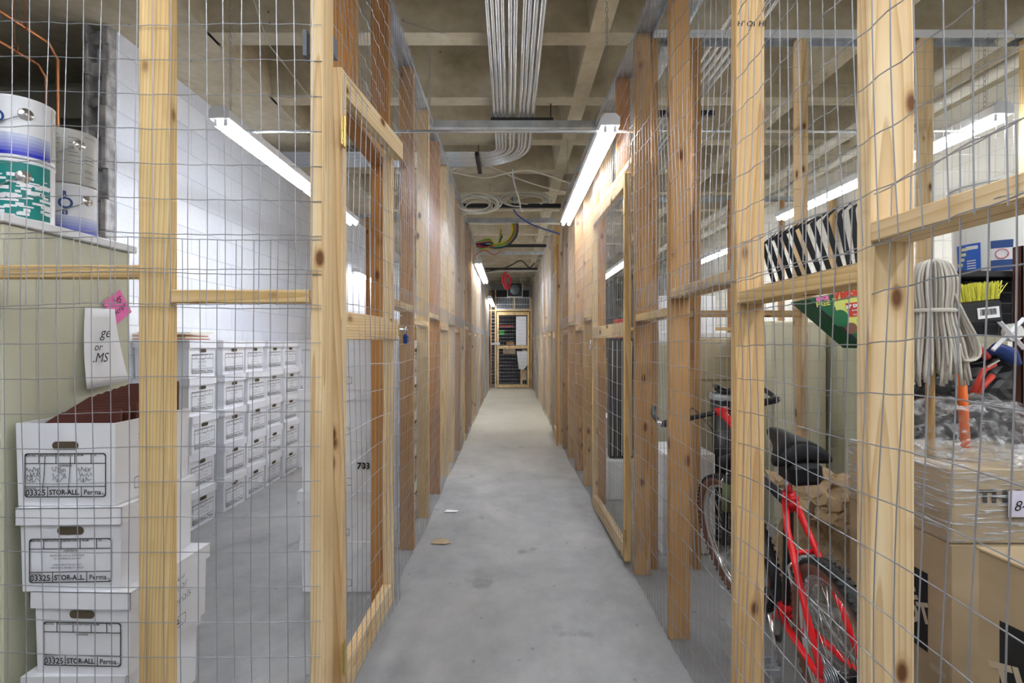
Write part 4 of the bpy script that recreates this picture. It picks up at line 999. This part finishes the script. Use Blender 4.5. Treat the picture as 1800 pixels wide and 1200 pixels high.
# ---------------------------------------------------------------- cartons on the right
def quadtext(s, size, M, m, parent, nm='lettering', bold=.001, sh=0, width=None):
    mb = MB(); text(mb, s, size, M, 0, sh, bold, 'CENTER', width); return mb.obj(nm, m, parent)
CREAMINK = mat('carton_cream_ink', (.55,.47,.33), .8)
lc = thing('cardboard_box', 'tall brown carton on the floor right of the bicycle, under the wrapped box', 'carton', (1.25, 1.478, 0))
MB().bbox(0, .52, 0, .44, 0, .728, .004).obj('body', CARD, lc)
MB().box(-.0015, -.0005, .08, .385, .375, .610).obj('black_panel', INK, lc)
ML = Matrix.Translation((-.003, .235, .495)) @ Matrix.Rotation(R(-90), 4, 'Z') @ FRONTM @ Matrix.Rotation(R(22), 4, 'Z')
for s, dx, dz_ in (('THE', .02, .065), ('HOME', .01, .0), ('DEPOT', .03, -.065)):
    quadtext(s, .078, ML @ Matrix.Translation((dx, dz_, 0)), CREAMINK, lc, bold=.003)
MB().box(-.0015, -.0005, .012, .07, .335, .350).obj('torn_patch', CREAMINK, lc)
wc = thing('cardboard_box', 'stretch wrapped brown carton on top, with a paper tag numbered 84', 'carton', (1.25, 1.478, .729))
MB().bbox(0, .52, 0, .44, 0, .215, .004).obj('body', CARD, wc)
quadtext('THIS SIDE UP', .048, Matrix.Translation((.255, -.0022, .135)) @ FRONTM, INK, wc, bold=.0025, width=.36)
wp = MB().bbox(-.008, .528, -.008, .448, .0, .222, .012); wp.obj('stretch_wrap', WRAP, wc)
tgp = MB().box(.152, .245, -.014, -.0125, .082, .156).obj('paper_tag', mat('lilac_paper', (.70,.66,.80), .8), wc)
quadtext('84', .042, Matrix.Translation((.185, -.0152, .112)) @ FRONTM, INK, wc, 'handwriting', 0, .3)
# crumpled film over the top
def crumple(name, c, rx, ry, rz, m, parent, seed, n=5, amp=.25, fq=2.1):
    from mathutils import noise
    bm = bmesh.new(); bmesh.ops.create_icosphere(bm, subdivisions=n, radius=1)
    for v in bm.verts:
        p = v.co.copy(); d = noise.fractal(p*fq+Vector((seed,0,0)), 1.0, 2.0, 4)*amp+abs(noise.noise(p*fq*2.4+Vector((0,seed,0))))*amp*.8
        p = p*(1+d); v.co = Vector((c[0]+p.x*rx, c[1]+p.y*ry, max(c[2]+p.z*rz, c[2]-rz*.35)))
    me = bpy.data.meshes.new(name); bm.to_mesh(me); bm.free(); me.materials.append(m)
    return link(name, me, parent)
fmh = crumple('crumpled_film', (.25, .22, .26), .25, .21, .12, WRAPTOP, wc, 3.1)
c2 = thing('cardboard_box', 'brown carton at the lower right corner with a black lettered panel', 'carton', (1.05, .72, 0))
MB().bbox(0, .45, 0, .45, 0, .838, .004).obj('body', CARD, c2)
MB().box(-.004, .45, -.004, .45, .8385, .843).obj('top_flap', CARD, c2)
MB().add([(-.0012,.396,.706),(-.0012,.10,.73),(-.0012,.10,.34),(-.0012,.396,.34)], [(0,1,2,3)]).obj('black_panel', INK, c2)
pm2 = Matrix.Translation((-.003, .25, .55)) @ Matrix.Rotation(R(-90), 4, 'Z') @ FRONTM @ Matrix.Rotation(R(20), 4, 'Z')
for s, dx, dz_ in (('THE', -.06, .075), ('HOME', -.01, .0), ('DEPOT', .0, -.075)): quadtext(s, .088, pm2 @ Matrix.Translation((dx, dz_, 0)), CREAMINK, c2, bold=.003)
# crumpled kraft paper heap
hp = tag(crumple('kraft_paper_heap', (1.52, 2.42, .30), .24, .24, .34, CARDDK, None, 7.7, 5, .30, 1.1), 'heap of crumpled brown packing paper behind the bicycle saddle', 'packing paper')
for i in range(3):
    a = (P(1395,840,2.3), P(1500,830,2.25), P(1510,880,2.1), P(1400,890,2.2)) if i == 0 else ((P(1350,830,2.6), P(1440,815,2.6), P(1470,850,2.3), P(1360,860,2.4)) if i == 1 else (P(1440,880,2.15), P(1515,870,2.1), P(1500,930,2.0), P(1430,915,2.1)))
    mb = MB(); n_ = 8; rg = random.Random(i)
    for u_ in range(n_+1):
        for v_ in range(n_+1):
            p = (a[0]*(1-u_/n_)+a[1]*(u_/n_))*(1-v_/n_)+(a[3]*(1-u_/n_)+a[2]*(u_/n_))*(v_/n_)
            mb.v.append(tuple(p+Vector((rg.uniform(-.01,.01), rg.uniform(-.03,.03), rg.uniform(-.02,.02)))))
    for u_ in range(n_):
        for v_ in range(n_): q_ = u_*(n_+1)+v_; mb.f.append((q_, q_+1, q_+n_+2, q_+n_+1)); mb.mi.append(0)
    so_ = mb.obj('paper_sheet', CARDDK, hp); so_.modifiers.new('s','SOLIDIFY').thickness = .003
tag(crumple('plastic_bag', (1.25, 2.05, .22), .13, .16, .22, wrapmat('bag_film', (.6,.62,.6), .5, (9,9,9)), None, 1.7, 4, .3), 'clear crumpled plastic bag on the floor beyond the pedals', 'plastic bag')

# mop
mp = thing('string_mop', 'upturned string mop with grey cotton yarn leaning by the fence stud', 'mop', (1.33, 1.62, 1.0))
top = P(1640, 455, 1.60)
ym = MB(); rg = random.Random(8)
for k in range(95):
    a = rg.uniform(0, 2*math.pi); q = math.sqrt(rg.uniform(.05, 1)); ex = (.075*q)*math.cos(a); ey = .05*q*math.sin(a)
    L = rg.uniform(.33, .39); x2 = ex*1.15+.01
    side = 1 if k > 78 else 0
    pts = [top+Vector((ex*.15, ey*.2, -.005)), top+Vector((ex*.65, ey*.7, -.02)), top+Vector((ex*.9, ey, -.08)), top+Vector((ex*.75, ey*.9, -.17)), top+Vector((x2*.9, ey, -.26)), top+Vector((x2+rg.uniform(-.012,.012), ey*1.1, -L))]
    if side: pts = [top+Vector((.03, ey, -.10)), top+Vector((.07, ey, -.18)), top+Vector((.105+rg.uniform(-.01,.01), ey, -.25)), top+Vector((.11, ey, -.30)), top+Vector((.07+rg.uniform(-.01,.01), ey, -.31)), top+Vector((.05, ey, -.26))]
    ym.tube(smoothpath(pts, 3), .0042, 5)
ym.v = [tuple(Vector(v)-mp.location) for v in ym.v]; yo = ym.obj('yarn', YARN, mp, smooth=True)
tb = MB().lathe([(.062,.0),(.066,.006),(.062,.012)], 20, top+Vector((.0,0,-.165))-mp.location, M=Matrix.Diagonal((1,.75,1))); tb.obj('tie_band', YARN, mp, smooth=True)
MB().cyl(top+Vector((-.01,.0,-.02))-mp.location, Vector((1.315,1.63,.955))-mp.location, .0125, 12).obj('handle', W_TAN, mp, smooth=True)
# broom
br = thing('push_broom', 'upturned black broom with yellow bristles and a barcode sticker', 'broom', (1.45, 1.72, 1.0))
bc_ = P(1703, 551, 1.68); rot = Matrix.Rotation(R(-6), 4, 'Y')
Mb = Matrix.Translation(bc_-br.location) @ rot
MB().bbox(-.080, .083, -.03, .03, -.035, .035, .006, 0, Mb).obj('broom_head', BLACK, br)
bs = MB(); rg = random.Random(1)
for i in range(260):
    x = rg.uniform(-.078, .08); y = rg.uniform(-.026, .026); ln = rg.uniform(.045, .058)
    bs.tube([Mb @ Vector((x, y, .038)), Mb @ Vector((x+rg.uniform(-.006,.006)+(x*.12), y+rg.uniform(-.005,.005), .04+ln))], .0016, 3)
for i in range(8): bs.tube([Mb @ Vector((.08, rg.uniform(-.02,.02), .04)), Mb @ Vector((.105+rg.uniform(0,.02), rg.uniform(-.02,.02), .06+.01*i*.5))], .001, 3)
bs.obj('bristles', BRISTLE, br)
MB().add([Mb @ Vector(p) for p in ((.0,-.0315,-.02),(.07,-.0315,-.02),(.07,-.0315,.015),(.0,-.0315,.015))], [(0,1,2,3)]).obj('barcode_sticker', PAPER, br)
bcm = MB(); rg = random.Random(2); x = .008
while x < .060:
    wd = rg.choice([.0006,.0012,.002]); bcm.add([Mb @ Vector(p) for p in ((x,-.0322,-.010),(x+wd,-.0322,-.010),(x+wd,-.0322,.010),(x,-.0322,.010))], [(0,1,2,3)]); x += wd+rg.choice([.0008,.0014])
bcm.obj('barcode', INK, br)
h0 = bc_+Vector((-.02,0,-.03)); h1 = P(1697, 700, 1.70); h1.z = .96
MB().cyl(h0-br.location, P(1690,650,1.69)-br.location, .0125, 12).obj('ferrule', ZINC, br, smooth=True)
MB().cyl(P(1690,650,1.69)-br.location, h1-br.location, .0135, 12).obj('handle', ORANGE, br, smooth=True)
# shelf with bucket
sv = thing('metal_shelf', 'black and brown metal shelf at the far right holding the bucket', 'shelves', (1.60, 1.95, 0))
MB().bbox(0, 1.0, -.10, .38, H+.235, H+.258, .003).obj('shelf_board', BLACK, sv)
MB().bbox(0, 1.0, -.10, .38, .70, .72, .003).obj('shelf_board', BLACK, sv)
for x, y in ((.185,-.135), (.0,.34), (.97,.34)): MB().box(x, x+.035, y, y+.003, 0, H+.34).box(x, x+.003, y, y+.035, 0, H+.34).obj('upright', BROWNSTEEL, sv)
bu = thing('bucket', 'large white plastic bucket with blue labels on the metal shelf', 'bucket', (1.97, 2.10, H+.259))
MB().lathe([(0,0),(.135,0),(.138,.01),(.150,.27),(.157,.272),(.157,.285),(.151,.287),(.153,.305),(.160,.307),(.160,.335),(.156,.362),(.163,.364),(.163,.375),(0,.375)], 48).obj('pail', BUCKET, bu, smooth=False)
def bband(z0, z1, a0, a1, m, e=.002, nm='label_print'):
    MB().lathe([(.1385+.046*z0+e, z0), (.1385+.046*z1+e, z1)], 16, a0=R(a0), a1=R(a1)).obj(nm, m, bu, smooth=True)
bband(.02, .135, -192, -154, BLUE); bband(.02, .135, -142, -117, PAPER); bband(.02, .060, -142, -117, DKBLUE, .0025); bband(.105, .135, -142, -117, DKBLUE, .0025)
for i in range(4): bband(.05+.02*i, .062+.02*i, -190+3*i, -180+3*i, mat('pale_yellow_print', (.75,.75,.45), .5), .003)
for i in range(4): bband(.036+.010*i, .040+.010*i, -173, -160, PAPER, .003)
bband(.112, .126, -174, -157, PAPER, .003)
for i in range(3): MB().tube([Matrix.Rotation(R(-129.5), 4, 'Z') @ Vector((.1465, .018*math.cos(a), .083+.018*math.sin(a))) for a in [q*math.pi/8 for q in range(16)]], .0015, 4, closed=True).obj('warning_ring', REDP, bu) if i == 0 else None
# things under / around the shelf
tag(crumple('black_bag', (1.98, 2.14, 1.00), .34, .17, .26, BLACK, None, 4.4, 5, .12), 'bulky black bag on the lower board of the metal shelf', 'bag')
cr = thing('wire_basket', 'black wire basket under the shelf behind the broom', 'basket', (1.66, 1.90, H+.03))
mb = MB()
for i in range(12): mb.box(.02+i*.05, .024+i*.05, 0, .003, 0, .2)
for i in range(6): mb.box(.0, .6, -.002, .001, i*.038, i*.038+.004)
mb.obj('wire_front', DARKSTEEL, cr); MB().box(0,.6,.03,.30,0,.20).obj('contents', mat('black_cloth', (.015,.015,.02), .9), cr)
cl = thing('spring_clamp', 'red and blue plastic clamp lying above the wrapped carton', 'clamp', P(1740, 645, 1.78))
o0 = cl.location
def rel(pts): return [p-o0 for p in pts]
MB().tube(rel([P(1712,620,1.75), P(1722,614,1.75), P(1735,628,1.76)]), .012, 8).tube(rel([P(1710,690,1.74), P(1730,650,1.75), P(1748,640,1.76)]), .009, 8).tube(rel([P(1718,690,1.74), P(1745,660,1.75)]), .009, 8).obj('jaw', REDP, cl, smooth=True)
MB().tube(rel([P(1737,620,1.77), P(1752,612,1.77), P(1775,622,1.78), P(1790,640,1.78)]), [.010,.02,.026,.012], 10).obj('grip', BLUEP, cl, smooth=True)
MB().tube(rel([P(1735,645,1.745), P(1756,633,1.745)]), .004, 6).obj('screw', CHROME, cl)
xs_ = thing('folding_stand', 'white folding stand with crossed legs at the far right edge', 'stand', P(1785, 600, 1.72)); o0 = xs_.location
for a, b in (((1745,552),(1800,612)), ((1800,560),(1745,615))):
    MB().tube(rel([P(*a,1.72 if a[0] == 1745 else 1.735), P(*b,1.72 if a[0] == 1745 else 1.735)]), .008, 4).obj('crossed_leg', WHITE_MET, xs_)
MB().lathe([(0,-.01),(.030,-.01),(.030,.01),(0,.01)], 24, P(1780,584,1.76)-o0, M=Matrix.Rotation(R(90),3,'X')).obj('disc', BUCKET, xs_)
# Vigoro box
vg = thing('product_box', 'green and yellow Vigoro printed box wedged behind the big stud', 'box', P(1470, 560, 2.0))
o0 = vg.location; A_, B_, C_ = P(1419,527,2.0), P(1575,494,2.0), P(1517,612,2.0)
def vp(u_, v_, e=0): return A_+(B_-A_)*u_+(C_-A_)*v_+Vector((0,-e,0))-o0
MB().prism([vp(0,0), vp(1,0), vp(1,1), vp(0,1)], (0,.12,0)).obj('carton', GREEN, vg)
MB().add([vp(.24,.06,.001), vp(1,.06,.001), vp(1,.92,.001), vp(.18,.92,.001), vp(.12,.35,.001)], [(0,1,2,3,4)]).obj('yellow_panel', YELLOW, vg)
MB().add([vp(0,.93,.0015), vp(1,.93,.0015), vp(1,1,.0015), vp(0,1,.0015)], [(0,1,2,3)]).add([vp(0,0,.0015), vp(.02,0,.0015), vp(.05,1,.0015), vp(0,1,.0015)], [(0,1,2,3)]).obj('black_edge', BLACK, vg)
ang = math.atan2((B_-A_).z, (B_-A_).x)
def vtext(s, px, py, size, m, nm='lettering', bold=.001, e=.003):
    quadtext(s, size, Matrix.Translation(P(px,py,2.0)-o0+Vector((0,-e,0))) @ FRONTM @ Matrix.Rotation(ang*.9, 4, 'Z'), m, vg, nm, bold)
MB().prism([P(1466,528,1.998)-o0, P(1530,512,1.998)-o0, P(1532,498,1.998)-o0, P(1470,512,1.998)-o0], (0,-.001,0)).obj('name_panel', YELLOW, vg)
vtext('Vigoro', 1492, 515, .048, REDP, bold=.003, e=.005); vtext('FREE', 1446, 534, .026, YELLOW, bold=.001); vtext('EDGE', 1445, 525, .02, PINK, bold=.001)
MB().prism([P(1486,533,1.998)-o0, P(1528,528,1.998)-o0, P(1528,553,1.998)-o0, P(1494,557,1.998)-o0], (0,-.001,0)).obj('red_panel', REDP, vg)
vtext('30" EXTRA', 1503, 537, .017, PAPER, e=.006); vtext('Strongly Reinforced', 1510, 543, .008, PAPER, bold=.0003, e=.006); vtext('Convenient Pack', 1510, 551, .008, PAPER, bold=.0003, e=.006)
for px_, py_, rr, mm in ((1476,559,.032,GREEN), (1496,577,.022,TANWALL)):
    MB().lathe([(0,.001),(rr,.001),(rr,0)], 20, P(px_,py_,2.0)-o0+Vector((0,-.0025,0)), M=Matrix.Rotation(R(90),3,'X')).obj('picture_disc', mm, vg)
vtext('RAKE', 1513, 563, .014, INK, bold=.0005)
# black angled slats in a row
G5 = 'row of black angled slats'
SL = [((690,80),(625,118),(592,150),(640,505),(642,150),(682,500)), ((615,90),(535,150),(502,190),(580,520),(548,180),(622,510)), ((520,125),(445,178),(412,222),(520,530),(457,212),(558,520)),
      ((460,150),(365,208),(326,243),(442,550),(370,238),(482,540)), ((385,188),(290,240),(250,268),(380,570),(300,262),(420,560)), ((310,208),(225,268),(190,296),(310,590),(232,290),(347,580)),
      ((250,238),(165,296),(130,322),(250,606),(172,315),(284,595)), ((190,262),(115,322),(80,346),(187,620),(122,340),(222,610)), ((140,285),(62,345),(28,368),(127,630),(68,362),(160,620)), ((95,305),(20,365),(-10,392),(70,640),(25,385),(102,630))]
for i, (tip, bend, l0, l1, r0, r1) in enumerate(SL):
    px = lambda q: (1340+q[0]/3.873, 330+q[1]/3.873)
    Z = 1.37*F/(px(bend)[0]-CX)
    def pw(q, dx=0, dy=0): a_ = px(q); return P(a_[0]+dx, a_[1]+dy, Z)
    mb = MB(); mb.prism([pw(l1, 0, 4), pw(l0), pw(bend), pw(tip), pw(tip, -1, 2.5), pw(bend, 4, 3), pw(r0, -1.8), pw(r1, -1.8, 4)], (0, .004, 0))
    tag(mb.obj('angled_slat', SATIN_BLACK), 'black angled slat above the printed box, %s in the receding row' % ('nearest','second','third','fourth','fifth','sixth','seventh','eighth','ninth','farthest')[i], 'slat', G5)
tag(MB().bbox(1.36, 1.43, 1.98, 2.975, H+.295, H+.3165, .002).obj('slat_board', W_PALE), 'narrow pale board carrying the black angled slats', 'board')
# ---------------------------------------------------------------- things beyond the cross fence
fc = thing('filing_cabinet', 'tan filing cabinet seen behind the bicycle handlebar', 'filing cabinet', (1.52, 4.2, 0))
MB().bbox(0,.40,.02,.6,0,1.34,.005).obj('body', TANMETAL, fc)
for i in range(4):
    d_ = MB().bbox(.012,.388,.0,.022,.03+i*.325,.34+i*.325,.004).obj('drawer', TANMETAL, fc)
    MB().tube([(.12,-.002,.22+i*.325),(.12,-.025,.22+i*.325),(.25,-.025,.22+i*.325),(.25,-.002,.22+i*.325)], .006, 6).obj('handle', CHROME, d_)
tag(MB().bbox(1.50,1.88,4.25,4.7,1.345,1.385,.003,0).bbox(1.52,1.86,4.3,4.65,1.386,1.41,.003,0,Matrix.Rotation(R(2),4,'Z')).obj('paper_pile', PAPER), 'white papers on top of the tan filing cabinet', 'papers')
cc = thing('steel_cabinet', 'wide cream steel cabinet behind the cross fence', 'cabinet', (2.05, 3.7, 0))
MB().bbox(-.18,.20,.02,.50,0,1.46,.005).obj('body', CREAM, cc); MB().bbox(-.175,.008,0,.02,.05,1.45,.003).obj('door', CREAM, cc); MB().bbox(.012,.195,0,.02,.05,1.45,.003).obj('door', CREAM, cc)
c3 = thing('steel_cabinet', 'putty steel cabinet beside the cream one, behind the kraft paper', 'cabinet', (2.5, 3.55, 0))
MB().bbox(-.22,.9,.02,.50,0,1.42,.005).obj('body', CABINET, c3); MB().bbox(-.215,.33,0,.02,.05,1.41,.003).obj('door', CABINET, c3); MB().bbox(.335,.895,0,.02,.05,1.41,.003).obj('door', CABINET, c3)
tag(MB().bbox(1.36,1.95,4.95,5.4,0,1.75,.005).obj('carton', PAPER), 'big white carton behind the tan filing cabinet', 'carton')
c4 = thing('steel_cabinet', 'narrow putty steel cabinet behind the two thin studs of the cross fence', 'cabinet', (1.02, 3.75, 0))
MB().bbox(0,.36,.02,.50,0,1.30,.005).obj('body', CABINET, c4); MB().bbox(.005,.355,0,.02,.05,1.29,.003).obj('door', CABINET, c4)
tc_ = thing('waste_bin', 'round black bin with a steel rim behind the bicycle stem', 'bin', (1.49, 3.42, 0))
MB().lathe([(0,0),(.13,0),(.165,.95),(.15,.95),(.12,.1),(0,.1)], 32).obj('drum', BLACK, tc_, smooth=True)
MB().lathe([(.167,.93),(.172,.95),(.168,.97),(.155,.97)], 32).obj('rim', ZINC, tc_, smooth=True)
MB().tube([( .14*math.cos(a), .14*math.sin(a), 1.0+.02*math.sin(3*a)) for a in [q*math.pi/8 for q in range(16)]], .012, 6, closed=True).obj('coiled_hose', BLACK, tc_)
tag(MB().bbox(.93,1.26,3.2,3.6,0,.62,.006).obj('white_appliance', WHITE_MET), 'low white appliance just behind the cross fence studs', 'appliance')
bp = thing('ribbed_panel', 'black ribbed plastic panel standing inside the tall right gate', 'panel', (.83, 4.35, .34))
MB().bbox(0,.20,0,.10,0,1.0,.004).obj('panel', BLACK, bp)
mb = MB()
for i in range(5): mb.box(.02+i*.04,.028+i*.04,-.003,-.0005,.02,.98)
mb.obj('rib', GREYLABEL, bp)
tag(MB().bbox(.80,1.3,4.3,4.8,0,.335,.01).obj('white_chest', WHITE_MET), 'low white chest under the black ribbed panel', 'chest')
tag(MB().prism([(.74,4.30,0),(.79,4.30,0),(.79,4.30,.62),(.70,4.30,.62)], (0,.40,0)).obj('white_bin', WHITE_MET) , 'white tapered bin behind the stud beyond the tall gate', 'bin') if False else None
tag(MB().prism([(.80,4.88,0),(1.0,4.88,0),(1.03,4.88,.60),(.76,4.88,.60)], (0,.35,0)).obj('white_bin', WHITE_MET), 'white tapered bin farther inside the tall gate', 'bin')
rgc = random.Random(30)
for i, (x, y, w_, d_, h_, m, lb) in enumerate(((1.0,6.5,.5,.4,1.1,CARD,'brown carton stack beyond the second right bay'), (1.8,6.6,.6,.4,1.4,CREAM,'cream locker beyond the second right bay'), (2.7,5.4,.7,.5,1.2,CARD,'large carton near the cream wall'), (-2.3,7.5,.6,.5,1.3,W_BRN,'brown crate far behind the white box rows'), (-1.5,7.6,.5,.5,1.6,CARD,'tall carton far behind the white box rows'), (1.10,5.35,.12,.2,1.55,REDP,'narrow red box standing beyond the tall gate'))):
    tag(MB().bbox(x,x+w_,y,y+d_,0,h_,.006).obj('locker' if m is CREAM else 'carton', m), lb, 'storage')
